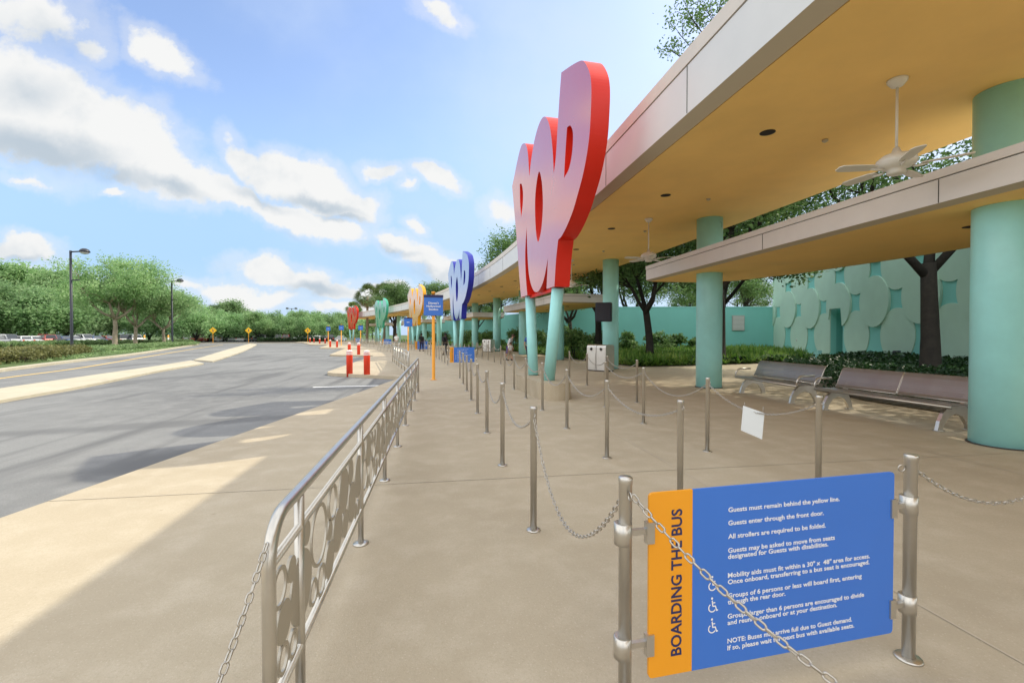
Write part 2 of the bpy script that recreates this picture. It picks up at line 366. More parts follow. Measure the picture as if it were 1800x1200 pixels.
M['panelsteel'] = mat('cut steel plate', (.48, .445, .375), .40, .75, var=.05, scale=4)
M['signblue'] = mat('sign blue', (.045, .18, .64), .45, var=.02)
M['signorange'] = mat('sign orange', (.88, .36, .012), .45)
M['navy'] = mat('navy lettering', (.02, .025, .10), .6)
M['white'] = mat('white lettering', (.86, .87, .88), .6)
M['poleorange'] = mat('orange pole paint', (.85, .36, .03), .45, var=.03)
M['bollard'] = mat('red bollard sleeve', (.75, .045, .012), .4, var=.04)
M['reflect'] = mat('white band', (.8, .78, .76), .5)
M['lamp_black'] = mat('dark pole paint', (.018, .022, .035), .45)
M['lens'] = mat('lamp lens', (.5, .5, .48), .25)
M['screen'] = mat('dark screen housing', (.012, .014, .025), .5)
M['screenglass'] = mat('screen glass', (.010, .012, .022), .35)
M['fanwhite'] = mat('white fan enamel', (.72, .69, .62), .35)
M['black'] = mat('black recess', (.012, .011, .010), .8)
M['bark_dark'] = mat('dark bark', (.030, .026, .021), .95, var=.35, scale=5, bump=.9, bscale=14)
M['bark_pale'] = mat('pale bark', (.30, .25, .19), .9, var=.3, scale=4, bump=.5, bscale=14)
M['bin'] = mat('stainless bin', (.60, .59, .56), .38, .8, var=.06, scale=3)
M['paper'] = mat('blank sign back', (.74, .76, .74), .6)
M['sign_yellow'] = mat('warning yellow', (.88, .50, .01), .5)
M['glass'] = mat('car glass', (.02, .025, .03), .08, 0, coat=1)
M['tyre'] = mat('tyre', (.02, .02, .02), .8)
M['rim'] = mat('alloy rim', (.5, .5, .5), .3, .8)
M['louver'] = mat('louver grey', (.42, .42, .40), .5, .3)
M['leaf_oak'] = leaf_mat('oak leaves', (.05, .11, .03), (.135, .245, .075), (.27, .38, .15), .5)
M['leaf_light'] = leaf_mat('light leaves', (.12, .235, .095), (.285, .455, .19), (.45, .59, .31), .55)
M['leaf_mid'] = leaf_mat('mid leaves', (.12, .235, .10), (.27, .435, .19), (.42, .56, .30), .55)
M['leaf_lily'] = leaf_mat('strap leaves', (.05, .14, .02), (.16, .32, .05), (.40, .52, .13), .4)
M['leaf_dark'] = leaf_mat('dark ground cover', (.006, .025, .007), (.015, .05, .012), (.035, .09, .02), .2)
M['leaf_hedge'] = leaf_mat('green hedge', (.09, .16, .055), (.23, .35, .14), (.40, .52, .25), .4)
M['leaf_brown'] = leaf_mat('olive hedge', (.08, .095, .03), (.22, .23, .08), (.36, .34, .14), .35)
M['leaf_palm'] = leaf_mat('palm fronds', (.05, .09, .025), (.13, .20, .06), (.24, .29, .10), .3)
M['frond_dry'] = mat('dry frond', (.30, .22, .11), .9, var=.2)
def perforated():
    m_ = mat('perforated metal', (.36, .345, .34), .40, .7, var=.05, scale=3)
    nt = m_.node_tree; N = nt.nodes; L = nt.links; p = N['Principled BSDF']; out = N['Material Output']
    tc = N.new('ShaderNodeTexCoord'); v = N.new('ShaderNodeTexVoronoi'); v.inputs['Scale'].default_value = 55; v.inputs['Randomness'].default_value = 0
    L.new(tc.outputs['Object'], v.inputs['Vector'])
    c = N.new('ShaderNodeMath'); c.operation = 'LESS_THAN'; c.inputs[1].default_value = .33; L.new(v.outputs['Distance'], c.inputs[0])
    t = N.new('ShaderNodeBsdfTransparent'); mx = N.new('ShaderNodeMixShader'); L.new(c.outputs[0], mx.inputs[0]); L.new(p.outputs[0], mx.inputs[1]); L.new(t.outputs[0], mx.inputs[2]); L.new(mx.outputs[0], out.inputs[0])
    return m_
M['perf'] = perforated()
def sign_paint(name, col, face=False):
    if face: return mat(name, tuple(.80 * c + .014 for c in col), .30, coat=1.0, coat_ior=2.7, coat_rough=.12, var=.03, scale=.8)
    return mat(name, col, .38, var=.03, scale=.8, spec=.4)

# ------------------------------------------------------------------ ground
RZ = -.13   # road level below the pavement
struct('ground', MB().add([(-900, -300, -.24), (900, -300, -.24), (900, 1500, -.24), (-900, 1500, -.24)], [(0, 1, 2, 3)]), M['grassland'])
# asphalt bus lane
ROAD_FAR = [(-41.0, 91), (-33, 93), (-24, 96), (-12, 103)]
lane = [(-8.0, -25), (0.5, -25), (4, 40), (-2, 80), (-14, 104), (-26, 112), (-42, 104), (-46, 96), (-47.5, 82), (-44, 70), (-37, 53.5), (-29.5, 40), (-24.2, 31), (-18.1, 21.6), (-13.5, 13.9), (-12, 5), (-12, -25)]
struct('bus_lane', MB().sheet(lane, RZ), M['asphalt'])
# outer road
road = [(-12, -25), (-13.5, 13.9), (-18.1, 21.6), (-24.2, 31), (-29.5, 40), (-37, 53.5), (-44, 70), (-47.5, 82), (-48, 96), (-60, 112), (-90, 112), (-80, 92), (-62, 80), (-52, 65), (-44, 49.2), (-36.6, 36), (-28, 23), (-22, 8), (-22, -25)]
struct('road', MB().sheet(road, RZ - .004), M['road'])
def ribbon(pts, w, z, z0=None, taper=True):
    L_, R_ = [], []
    for i, p in enumerate(pts):
        a = Vector(pts[max(0, i - 1)]); b = Vector(pts[min(len(pts) - 1, i + 1)]); t = (b - a).normalized(); n = Vector((-t.y, t.x)); ww = w[i] if isinstance(w, list) else w
        L_.append(tuple(Vector(p) + n * ww / 2)); R_.append(tuple(Vector(p) - n * ww / 2))
    mb = MB()
    for i in range(len(pts) - 1):
        q = [L_[i], L_[i + 1], R_[i + 1], R_[i]]
        if z0 is None: mb.add([(x, y, z) for x, y in q], [(3, 2, 1, 0)])
        else: mb.sheet(q, z, z0)
    return mb
def smooth(pts, n=6):
    out = []
    for i in range(len(pts) - 1):
        p0 = Vector(pts[max(0, i - 1)]); p1 = Vector(pts[i]); p2 = Vector(pts[i + 1]); p3 = Vector(pts[min(len(pts) - 1, i + 2)])
        for k in range(n):
            t = k / n; out.append(tuple(.5 * ((2 * p1) + (p2 - p0) * t + (2 * p0 - 5 * p1 + 4 * p2 - p3) * t * t + (3 * p1 - p0 - 3 * p2 + p3) * t ** 3)))
    return out + [tuple(pts[-1])]
def px(u, v, z):        # ground point under a bearing measured in the photograph
    d = Vector((math.sin(YAW) * math.cos(R(.86)), math.cos(YAW) * math.cos(R(.86)), -math.sin(R(.86))))
    r = Vector((math.cos(YAW), -math.sin(YAW), 0)); up = r.cross(d)
    q = d + r * (u - 900) / 800 + up * (600 - v) / 800; t = (z - CAM_H) / q.z
    return (q.x * t, q.y * t)
def strip(lo, hi, z, z0=None):
    lo = smooth(lo, 5); hi = smooth(hi, 5); mb = MB()
    for i in range(len(lo) - 1):
        q = [hi[i], hi[i + 1], lo[i + 1], lo[i]]
        if z0 is None: mb.add([(x, y, z) for x, y in q], [(3, 2, 1, 0)])
        else: mb.sheet(q, z, z0)
    return mb
TZ = -.05
def back_ext(a, b, d=14): # extend a polyline backwards past the frame's edge
    v = (Vector(a) - Vector(b)).normalized() * d; return (a[0] + v.x, a[1] + v.y)
lo = [px(0, 703, TZ), px(150, 677, TZ), px(275, 652, TZ), px(358, 638, TZ)]; hi = [px(0, 682, TZ), px(175, 657, TZ), px(270, 643.5, TZ), px(336, 633, TZ)]
lo = [back_ext(lo[0], lo[1])] + lo; hi = [back_ext(hi[0], hi[1])] + hi
struct('median_strip', strip(lo, hi, TZ, -.2), M['kerb'])
lo = [px(374, 634.5, TZ), px(425, 618, TZ), px(447, 608, TZ), px(452, 605, TZ)]; hi = [px(340, 632, TZ), px(400, 614, TZ), px(432, 605.5, TZ), px(440, 603.5, TZ)]
struct('median_strip_beyond', strip(lo, hi, TZ, -.2), M['kerb'])
yl = [px(0, 665, RZ), px(150, 645, RZ), px(275, 624, RZ), px(345, 612.5, RZ), px(392, 605.5, RZ)]; yl = smooth([back_ext(yl[0], yl[1])] + yl, 6)
struct('yellow_line', ribbon(yl, .16, RZ + .004), M['yellow_line'])
kl = [px(0, 648, 0), px(125, 633, 0), px(250, 619, 0), px(347, 604.5, 0)]; kl = smooth([back_ext(kl[0], kl[1])] + kl, 6)
struct('road_kerb', ribbon(kl, .45, .0, -.2), M['kerb'])
struct('stop_line', ribbon([px(550, 680.5, RZ), px(690, 677, RZ)], .22, RZ + .004), M['white_line'])
struct('far_kerb', ribbon([(-60, 96.8), (-42, 97), (-30, 99), (-20, 104)], .5, .0, -.2), M['kerb'])
# saw-tooth pavement
TIPS = [(-4.8, 20.15), (-8.7, 38), (-14.6, 58.6), (-20.8, 78.5)]; PITS = [(-1.37, 17.75), (-5.0, 36.2), (-11.0, 56.3), (-17.4, 75.8)]
def rounded_tip(pit, tip, nxt, r=.7):
    t = Vector(tip); a = (Vector(pit) - t).normalized() * r; b = (Vector(nxt) - t).normalized() * r
    return [tuple(t + a * (1 - k) ** 2 + b * k ** 2) for k in (0, .25, .5, .75, 1)]
edge = [(-10.6, -30), (-3.8, 4.6), (-2.54, 11.46)]
for i in range(4):
    edge.append(PITS[i]); nxt = PITS[i + 1] if i < 3 else (-30, 100); edge += rounded_tip(PITS[i], TIPS[i], nxt)
edge += [(-28, 99), (-34, 112)]
pave = edge + [(10, 135), (70, 135), (70, -30)]
struct('pavement', MB().sheet(pave, 0, -.24), M['concrete'])
jm = MB()
def jline(a, b, w=.014):
    a = Vector(a); b = Vector(b); t = (b - a).normalized(); n = Vector((-t.y, t.x)) * w / 2
    jm.add([(*(a + n), .004), (*(b + n), .004), (*(b - n), .004), (*(a - n), .004)], [(3, 2, 1, 0)])
for k, yy in enumerate((-1.1, 5.0, 11.1, 17.3)):
    jline(((-4.9, -3.72, -2.6, -1.4)[k], yy), (10.0, yy))
for k in range(4, 15):
    s_ = 17.3 + 6.1 * (k - 3); jline(P(s_, -1.5), P(s_, 9.3))
for off in (2.8, 6.6):
    for k in range(-4, 40): jline(P(k * 3.0, off), P(k * 3.0 + 3.0, off))
struct('pavement_joint_lines', jm, M['joint'])
# planting beds on the pavement, path to the door left between them
BED_LILY = [(9.6, 21.2), (14.5, 22.0), (19.5, 23.4), (23.0, 25.0), (28.6, 33.5), (33.2, 41.3), (13.0, 44.4), P(46, 16), P(60, 16), P(80, 16), P(105, 16), P(105, 10), P(80, 9.8), P(60, 9.8), P(46, 9.6), P(34, 9.5), P(27, 9.4)]
BED_DARK = [(10.15, -8), (10.15, 9.5), (11.3, 13.5), (15.2, 18.2), (21.5, 22.3), (27.4, 26.5), (28.4, 24.8), (26.0, 16), (23, 6), (20, -8)]
struct('planting_soil', MB().sheet(BED_LILY, .03, .0), M['earth'])
struct('planting_soil_by_benches', MB().sheet(BED_DARK, .03, .0), M['earth'])
struct('verge_soil', MB().sheet([(-24, -25), (-23.5, 8)] + [(p[0] - .4, p[1] + .2) for p in kl[8:]] + [(-70, 100), (-80, 97), (-78, 70), (-58, 30), (-46, -25)], -.02, -.22), M['grassland'])
struct('car_park', MB().sheet([(-46, -25), (-58, 30), (-78, 70), (-80, 98), (-40, 101), (-20, 106), (-30, 118), (-40, 160), (-220, 160), (-220, -25)], -.03), M['road'])

# ------------------------------------------------------------------ canopies
def sweep(prof, svals, closed=False):
    mb = MB(); n = len(prof); vs = []
    for s_ in svals:
        for (o, z) in prof: vs.append(P(s_, o, z))
    fs = []
    for i in range(len(svals) - 1):
        for k in range(n if closed else n - 1):
            a = i * n + k; b = i * n + (k + 1) % n; fs.append([a, b, b + n, a + n])
    if closed: fs.append(list(range(n))); fs.append([(len(svals) - 1) * n + k for k in range(n - 1, -1, -1)])
    return mb.add(vs, fs)
UZ = 5.1; UO, UI = 4.26, 9.3
S0, S1 = -12.0, 108.0
SV = [S0 + (S1 - S0) * i / 80 for i in range(81)]
up = thing('upper_canopy', 'long high white edged canopy with ochre underside sweeping along the whole bus stop', 'canopy', P(12, 8.1, 0))
def part(mb, name, m, par, lab=None):
    o = mb.build(name, m); o.parent = par
    o.matrix_parent_inverse = (Matrix.Translation(par.location) @ Euler(par.rotation_euler).to_matrix().to_4x4()).inverted()
    if lab: o['label'] = lab
    return o
part(sweep([(UO, UZ), (UI, UZ), (UI, UZ + .03), (UO, UZ + .03)], SV, True), 'soffit', M['soffit'], up)
part(sweep([(UO - .02, UZ + .035), (UO + .05, UZ + .035), (UO + .05, UZ + .06), (UO - .02, UZ + .06)], SV, True), 'shadow_gap', M['groove'], up)
part(sweep([(UO - .03, UZ - .01), (UO + .0, UZ + .07), (4.05, UZ + .2), (4.0, UZ + .10)], SV, True), 'edge_bevel', M['trim'], up)
part(sweep([(4.0, UZ + .102), (4.06, UZ + .102), (4.06, 5.98), (4.0, 5.98)], SV, True), 'fascia', M['fascia'], up)
part(sweep([(4.02, 5.982), (4.06, 5.982), (4.06, 6.0), (4.02, 6.0)], SV, True), 'reveal', M['groove'], up)
part(sweep([(3.985, 6.002), (4.3, 6.002), (4.3, 6.25), (3.985, 6.25)], SV, True), 'roof_cap', M['cap'], up)
part(sweep([(4.302, 6.1), (UI - .1, 6.1), (UI - .1, 6.2), (4.302, 6.2)], SV, True), 'roof_deck', M['deck'], up)
part(sweep([(UI - .09, UZ + .032), (UI, UZ + .032), (UI, 6.25), (UI - .09, 6.25)], SV, True), 'rear_fascia', M['fascia'], up)
for k in range(-1, 28):
    s_ = -.4 + 3.675 * k; part(MB().box(-.004, .012, -.005, .005, UZ + .11, 5.975, rot=heading(s_), c=P(s_, 3.996, 0)), 'panel_seam', M['groove'], up)
for s_ in (S0, S1):
    endp = MB()
    a = [P(s_ + (.02 if s_ > 0 else -.02), o, 0) for o in (3.99, UI)]
    endp.add([(*a[0][:2], UZ + .1), (*a[1][:2], UZ + .1), (*a[1][:2], 6.25), (*a[0][:2], 6.25)], [(0, 1, 2, 3)])
    part(endp, 'end_panel', M['fascia'], up)
COLS = []
for k in range(-1, 14):
    s_ = 5.4 + COLP * k; c = P(s_, 8.1, 0)
    mb = MB().lathe([(.37, 0.012), (.37, UZ)], 40, c)
    o = part(mb, 'column', M['teal'], up); COLS.append(s_)
    part(MB().lathe([(.40, -.01), (.40, .012), (.385, .016)], 40, c), 'column_base_ring', M['groove'], up)
for k in range(0, 26):
    s_ = -.05 + 3.6 * k
    if s_ < 3 or s_ > 80: continue
    part(MB().lathe([(.10, UZ - .012), (.125, UZ - .006), (.125, UZ + .0)], 20, P(s_, 5.62, 0)), 'downlight', M['black'], up)
    if s_ < 40: part(MB().lathe([(.02, UZ - .05), (.05, UZ - .03), (.05, UZ)], 12, P(s_ + .1, 6.85, 0)), 'sprinkler', M['trim'], up)
# low canopies round two columns of every three
LZ = 3.45
def low_canopy(sc, s0, s1, idx, lab):
    th = thing('low_canopy', lab, 'canopy', P((s0 + s1) / 2, 9, LZ), 0, 'low canopies under the long roof')
    pl = [(7.1, s0), (7.1, s1 - .15), (7.28, s1 + .05), (9.2, s1), (10.2, s1 - .7), (10.9, s1 - 2.6), (11.3, s1 - 6), (11.3, s0 + 2), (10.6, s0)]
    def tr(poly): return [P(y, x) for x, y in poly]
    def dense(poly):
        out = []
        for i in range(len(poly)):
            a = Vector(poly[i]); b = Vector(poly[(i + 1) % len(poly)]); n = max(1, int((b - a).length / 2.4))
            out += [tuple(a.lerp(b, j / n)) for j in range(n)]
        return out
    pl = dense(pl)
    cx = sum(p[0] for p in pl) / len(pl); cy = sum(p[1] for p in pl) / len(pl)
    def inset(poly, d):
        res = []
        n = len(poly)
        for i in range(n):
            a = Vector(poly[i - 1]); b = Vector(poly[i]); c = Vector(poly[(i + 1) % n]); e1 = (b - a).normalized(); e2 = (c - b).normalized()
            n1 = Vector((-e1.y, e1.x)); n2 = Vector((-e2.y, e2.x)); nn = (n1 + n2).normalized(); q = b + nn * d / max(.5, nn.dot(n1)) * SGN
            res.append((q.x, q.y))
        return res
    ar = sum(pl[i - 1][0] * pl[i][1] - pl[i][0] * pl[i - 1][1] for i in range(len(pl))); SGN = 1 if ar > 0 else -1
    ins = inset(pl, .16)
    o = tr(pl); i_ = tr(ins)
    part(MB().sheet(i_, LZ, LZ + .03), 'soffit', M['soffit'], th)
    def band(z0, z1, poly, thick=.05):
        mb = MB(); q = tr(inset(poly, thick)); p = tr(poly); n = len(p)
        vs = [(x, y, z0) for x, y in p] + [(x, y, z1) for x, y in p] + [(x, y, z0) for x, y in q] + [(x, y, z1) for x, y in q]
        fs = []
        for a in range(n):
            b = (a + 1) % n; fs += [[a, b, n + b, n + a], [2 * n + b, 2 * n + a, 3 * n + a, 3 * n + b], [n + a, n + b, 3 * n + b, 3 * n + a], [b, a, 2 * n + a, 2 * n + b]]
        return mb.add(vs, fs)
    bv = MB(); n = len(o)
    bv.add([(x, y, LZ + .04) for x, y in o] + [(x, y, LZ - .004) for x, y in i_], [[a, (a + 1) % n, n + (a + 1) % n, n + a] for a in range(n)])
    part(bv, 'edge_bevel', M['trim'], th)
    part(band(LZ + .042, LZ + .385, pl), 'fascia', M['lowfascia'], th)
    part(band(LZ + .386, LZ + .398, inset(pl, .02), .03), 'reveal', M['groove'], th)
    part(band(LZ + .40, LZ + .52, inset(pl, -.015)), 'roof_cap', M['lowfascia'], th)
    part(MB().sheet(tr(inset(pl, .06)), LZ + .44, LZ + .40), 'roof_deck', M['deck'], th)
    for k in range(1, 5):
        s_ = s0 + 2.4 + 3.62 * (k - 1)
        if s_ < s1 - .4: part(MB().box(-.004, .012, -.004, .004, LZ + .045, LZ + .38, rot=heading(s_), c=P(s_, 7.097, 0)), 'panel_seam', M['groove'], th)
    for s_ in (s0 + 3.2, s0 + 7.0, s0 + 10.6):
        if s_ < s1 - 1: part(MB().lathe([(.09, LZ - .012), (.115, LZ - .006), (.115, LZ)], 18, P(s_, 9.0, 0)), 'downlight', M['black'], th)
LCL = ['low canopy with beige edge nearest the camera, above the two metal benches', 'second low canopy along, behind the nearest red letter sign', 'third low canopy along, beyond the blue letter sign', 'small far low canopy level with the yellow letter sign', 'farthest low canopy at the end by the far red sign']
for k in range(5):
    low_canopy(P, 2.9 - (7 if k == 0 else 0) + PERIOD * k, 15.0 + PERIOD * k, k, LCL[k])

# ------------------------------------------------------------------ ceiling fans
def make_fan(label, loc):
    t = thing('ceiling_fan', label, 'ceiling fan', loc, 0, 'white ceiling fans hanging from the high canopy')
    MB().lathe([(.03, -.11), (.07, -.09), (.115, -.03), (.12, 0)], 24).build('ceiling_cup', M['fanwhite'], t)
    MB().lathe([(.017, -.95), (.017, -.10)], 12).build('rod', M['fanwhite'], t)
    MB().lathe([(.02, -1.30), (.09, -1.295), (.11, -1.27), (.10, -1.235), (.13, -1.22), (.20, -1.19), (.235, -1.14), (.225, -1.09), (.16, -1.035), (.06, -1.0), (.035, -.93), (.02, -.93)], 32).build('motor_housing', M['fanwhite'], t)
    for i in range(5):
        a = R(72 * i + 22); c, s = math.cos(a), math.sin(a)
        mb = MB(); prof = [(.26, .05), (.34, .075), (.55, .085), (.72, .08), (.765, .05)]
        tl = .16
        def q(r, w, dz): x, y = r, w; z = -1.20 + w * tl + dz; return (x * c - y * s, x * s + y * c, z)
        L_ = [q(r, w, 0) for r, w in prof]; R_ = [q(r, -w, 0) for r, w in prof]; L2 = [q(r, w, .012) for r, w in prof]; R2 = [q(r, -w, .012) for r, w in prof]
        poly = L_ + R_[::-1]; poly2 = L2 + R2[::-1]; n = len(poly)
        mb.add(poly + poly2, [list(range(n)), list(range(2 * n - 1, n - 1, -1))] + [[k, (k + 1) % n, n + (k + 1) % n, n + k] for k in range(n)])
        b = mb.build('blade', M['fanwhite'], t)
        mb = MB().tube([(.17 * c, .17 * s, -1.215), (.22 * c, .22 * s, -1.225), (.33 * c, .33 * s, -1.213)], .016, 6); mb.build('blade_arm', M['fanwhite'], b)
    return t
fan = make_fan('white ceiling fan on a long rod, the large one nearest the camera', P(5.4, 6.22, UZ))
FL = ['second ceiling fan, small, just above the tip of the near low canopy', 'third ceiling fan, tiny, beyond the dark screen column', 'fourth ceiling fan, tiny, under the roof past the red letters']
for k in (1, 2, 3): dup(fan, P(5.4 + COLP * k + .25, 6.25, UZ), R(17 * k), FL[k - 1])

# ------------------------------------------------------------------ disc-clad building and garden wall
def wallpt(y, out=0): # building face line
    return (29.3 + .3 * (y - 27.6) - out * .958, y + out * .287)
WR = math.atan2(-.287, .958) # rotation helper: wall runs along (.3,1)
bld = thing('building', 'tall turquoise building clad in overlapping round sage panels with a recessed doorway', 'building', (*wallpt(27.6), 0))
wdir = Vector((.287, .958, 0)); wnor = Vector((-.958, .287, 0)); wo = Vector((*wallpt(27.6), 0))
def wp(t, z, out=0): return tuple(wo + wdir * t + wnor * out + Vector((0, 0, z)))
DOOR = (2.5, 4.1, 3.6)
mb = MB()
def wallbox(t0, t1, z0, z1, o0=-.4, o1=0):
    vs = [wp(t0, z0, o0), wp(t1, z0, o0), wp(t1, z0, o1), wp(t0, z0, o1), wp(t0, z1, o0), wp(t1, z1, o0), wp(t1, z1, o1), wp(t0, z1, o1)]
    mb.add(vs, [(3, 2, 1, 0), (4, 5, 6, 7), (0, 1, 5, 4), (1, 2, 6, 5), (2, 3, 7, 6), (3, 0, 4, 7)])
wallbox(-30, DOOR[0], 0, 8.6); wallbox(DOOR[1], 14.4, 0, 8.6); wallbox(DOOR[0], DOOR[1], DOOR[2], 8.6)
wallbox(-30, 14.4, 8.1, 8.6, -12, -.402); wallbox(14.0, 14.4, 0, 8.1, -12, -.402)
part(mb, 'wall', M['tealwall'], bld)
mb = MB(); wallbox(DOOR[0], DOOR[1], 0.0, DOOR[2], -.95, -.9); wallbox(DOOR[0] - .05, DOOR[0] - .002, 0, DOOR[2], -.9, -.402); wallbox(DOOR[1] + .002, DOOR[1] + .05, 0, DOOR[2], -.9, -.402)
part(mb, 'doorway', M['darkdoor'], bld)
rows = [(1.55, 0, .06), (3.9, .5, .16), (6.1, 0, .07), (8.2, .5, .16)]
SPX = 4.15
def disc_outline(t, z, a, b):
    pts = []
    for k in range(48):
        an = 2 * math.pi * k / 48; pts.append((t + a * math.cos(an), min(8.62, max(.02, z + b * math.sin(an)))))
    return pts
random.seed(3)
for (z, ph, th) in rows:
    for k in range(-8, 6):
        t = (k + ph) * SPX + .83 + random.uniform(-.06, .06); a = 1.52 + random.uniform(-.05, .05); b = 1.72
        pts = disc_outline(t, z + random.uniform(-.08, .08), a, b)
        if t - a > 13.9 or t - a < -29: continue
        pts = [(min(p[0], 14.36), p[1]) for p in pts]
        if z < 6 and t + a > DOOR[0] and t - a < DOOR[1]:   # cut the panel where it meets the doorway
            if abs(t - (DOOR[0] + DOOR[1]) / 2) < .9 and z > 3: pts = [(p[0], max(p[1], DOOR[2] + .01) if DOOR[0] - .02 < p[0] < DOOR[1] + .02 else p[1]) for p in pts]
            elif t < (DOOR[0] + DOOR[1]) / 2: pts = [(min(p[0], DOOR[0] - .01) if p[1] < DOOR[2] else p[0], p[1]) for p in pts]
            else: pts = [(max(p[0], DOOR[1] + .01) if p[1] < DOOR[2] else p[0], p[1]) for p in pts]
        mb = MB().prism(pts, lambda p, th=th: wp(p[0], p[1], th), lambda p: wp(p[0], p[1], .003))
        part(mb, 'round_panel', M['disc'], bld)
gw = thing('garden_wall', 'low plain turquoise garden wall running behind the planting bed', 'wall', (23, 43, 0))
gp_ = [(33.4, 41.5), (12.9, 44.9), P(50, 17), P(64, 17.2), P(80, 17.4), P(105, 17.6)]
part(ribbon(gp_, .3, 4.35, 0), 'wall', M['tealwall'], gw)
part(ribbon(gp_, .36, 4.43, 4.352), 'coping', M['teal'], gw)
lv = thing('wall_vent', 'pale louvred vent grille on the low turquoise garden wall', 'vent', (0, 0, 0))
a = Vector((33.4, 41.5)); b = Vector((12.9, 44.9)); t = (b - a).normalized(); nrm = Vector((-t.y, t.x)) * (1 if (-t.y * -1) < 0 else 1)
nrm = nrm if nrm.y < 0 else -nrm
lc = Vector(px(1296, 588.6, 0)) # bearing only
dirv = Vector(lc).normalized(); k_ = (a - Vector((0, 0))).cross(t) / dirv.cross(t) if hasattr(a, 'cross') else 0
cen = dirv * k_
rz_ = math.atan2(t.y, t.x)
lv.location = (cen.x + nrm.x * .15, cen.y + nrm.y * .15, 2.0); lv.rotation_euler = (0, 0, rz_)
sgn = 1 if (Matrix.Rotation(rz_, 2) @ Vector((0, 1))).dot(nrm) > 0 else -1
MB().box(-.62, .62, .0, .08 * sgn, 0, 1.55).build('frame', M['louver'], lv)
sl_ = MB()
for i in range(11): sl_.box(-.56, .56, .082 * sgn, .12 * sgn, .07 + i * .13, .15 + i * .13)
sl_.build('slats', M['fascia'], lv)
# small fittings in the garden
pb = thing('path_light', 'white bollard light standing in the strap leaf bed by the disc wall', 'path light', (*px(1403, 619, 0), 0))
MB().lathe([(.14, 0), (.14, .95), (.15, .96), (.15, 1.22), (.12, 1.27), (0, 1.28)], 20).build('body', M['fanwhite'], pb)
MB().lathe([(.153, 1.0), (.153, 1.16)], 20).build('light_band', M['lens'], pb)
tp = thing('garden_post', 'short turquoise square post beside the path to the doorway', 'post', (*px(1437, 635.5, 0), 0))
MB().box(-.16, .16, -.16, .16, 0, .62, bev=.02).build('body', M['teal'], tp)
MB().box(-.17, .17, -.17, .17, .621, .66).build('cap', M['teal'], tp)
fl = thing('ground_floodlight', 'small dark floodlight box at the foot of the disc wall left of the tree', 'floodlight', (*px(1576, 634, 0), 0), R(25))
MB().box(-.25, .25, -.15, .15, .25, .62, bev=.03).build('housing', M['lamp_black'], fl)
MB().box(-.04, .04, -.04, .04, 0, .249).build('stake', M['lamp_black'], fl)

# ------------------------------------------------------------------ letter signs
OUT = [(1.43,4.78,1),(2.07,4.57),(2.54,4.39),(2.77,4.25),(2.98,4.00),(3.11,3.75),(3.15,3.46),(3.12,3.08),(3.06,2.71),(2.93,2.37),(2.72,2.04),(2.45,1.75),(2.19,1.50),(1.83,1.27),(1.48,1.12),(1.23,1.08,1),(1.08,0.65),(0.96,0.04,1),(0.34,0.04,1),(0.45,0.78,1),(0.14,0.34),(-0.18,0.12),(-0.53,0.04),(-0.94,0.16),(-1.33,0.59),(-1.52,1.30),(-1.60,2.02,1),(-1.76,1.31),(-1.70,0.64),(-1.52,0.04,1),(-2.27,0.04,1),(-2.54,0.90),(-2.88,2.08),(-3.20,3.02),(-3.48,3.79,1),(-3.12,4.05),(-2.76,4.34),(-2.30,4.60),(-1.94,4.57),(-1.64,4.38),(-1.45,4.05),(-1.30,3.38,1),(-1.12,3.76),(-0.78,4.18),(-0.36,4.41),(0.04,4.43),(0.37,4.23),(0.64,3.84),(0.82,3.25),(0.90,2.70,1),(1.06,3.07),(1.21,3.85),(1.33,4.39)]
HOL = [[(1.81,3.39,1),(2.01,3.34),(2.15,3.18),(2.18,2.98),(2.11,2.68),(1.93,2.45),(1.63,2.36,1),(1.65,2.55),(1.72,2.95)],
       [(-0.32,3.18),(-0.10,2.88),(-.01,2.55),(0.02,2.20),(-0.07,1.74),(-0.22,1.48),(-0.42,1.36),(-0.60,1.62),(-0.70,2.12),(-0.70,2.60),(-0.55,2.98)],
       [(-2.42,3.52,1),(-2.20,3.45),(-2.03,3.17),(-2.05,2.83),(-2.24,2.45,1),(-2.38,2.94)]]
def curve(pts, n=4):
    m = len(pts); out = []
    for i in range(m):
        p0, p1, p2, p3 = pts[i - 1], pts[i], pts[(i + 1) % m], pts[(i + 2) % m]
        a = Vector(p1[:2]); b = Vector(p2[:2])
        t1 = (b - Vector(p0[:2])) * .5 if len(p1) < 3 else (b - a); t2 = (Vector(p3[:2]) - a) * .5 if len(p2) < 3 else (b - a)
        L_ = (b - a).length
        if t1.length > 1.6 * L_: t1 = t1.normalized() * 1.6 * L_
        if t2.length > 1.6 * L_: t2 = t2.normalized() * 1.6 * L_
        for k in range(n):
            t = k / n; h = 2 * t ** 3 - 3 * t ** 2 + 1; h1 = t ** 3 - 2 * t * t + t; h2 = -2 * t ** 3 + 3 * t * t; h3 = t ** 3 - t * t
            q = a * h + t1 * h1 + b * h2 + t2 * h3; out.append((q.x, q.y))
    return out
OUTC = curve(OUT); HOLC = [curve(h) for h in HOL]
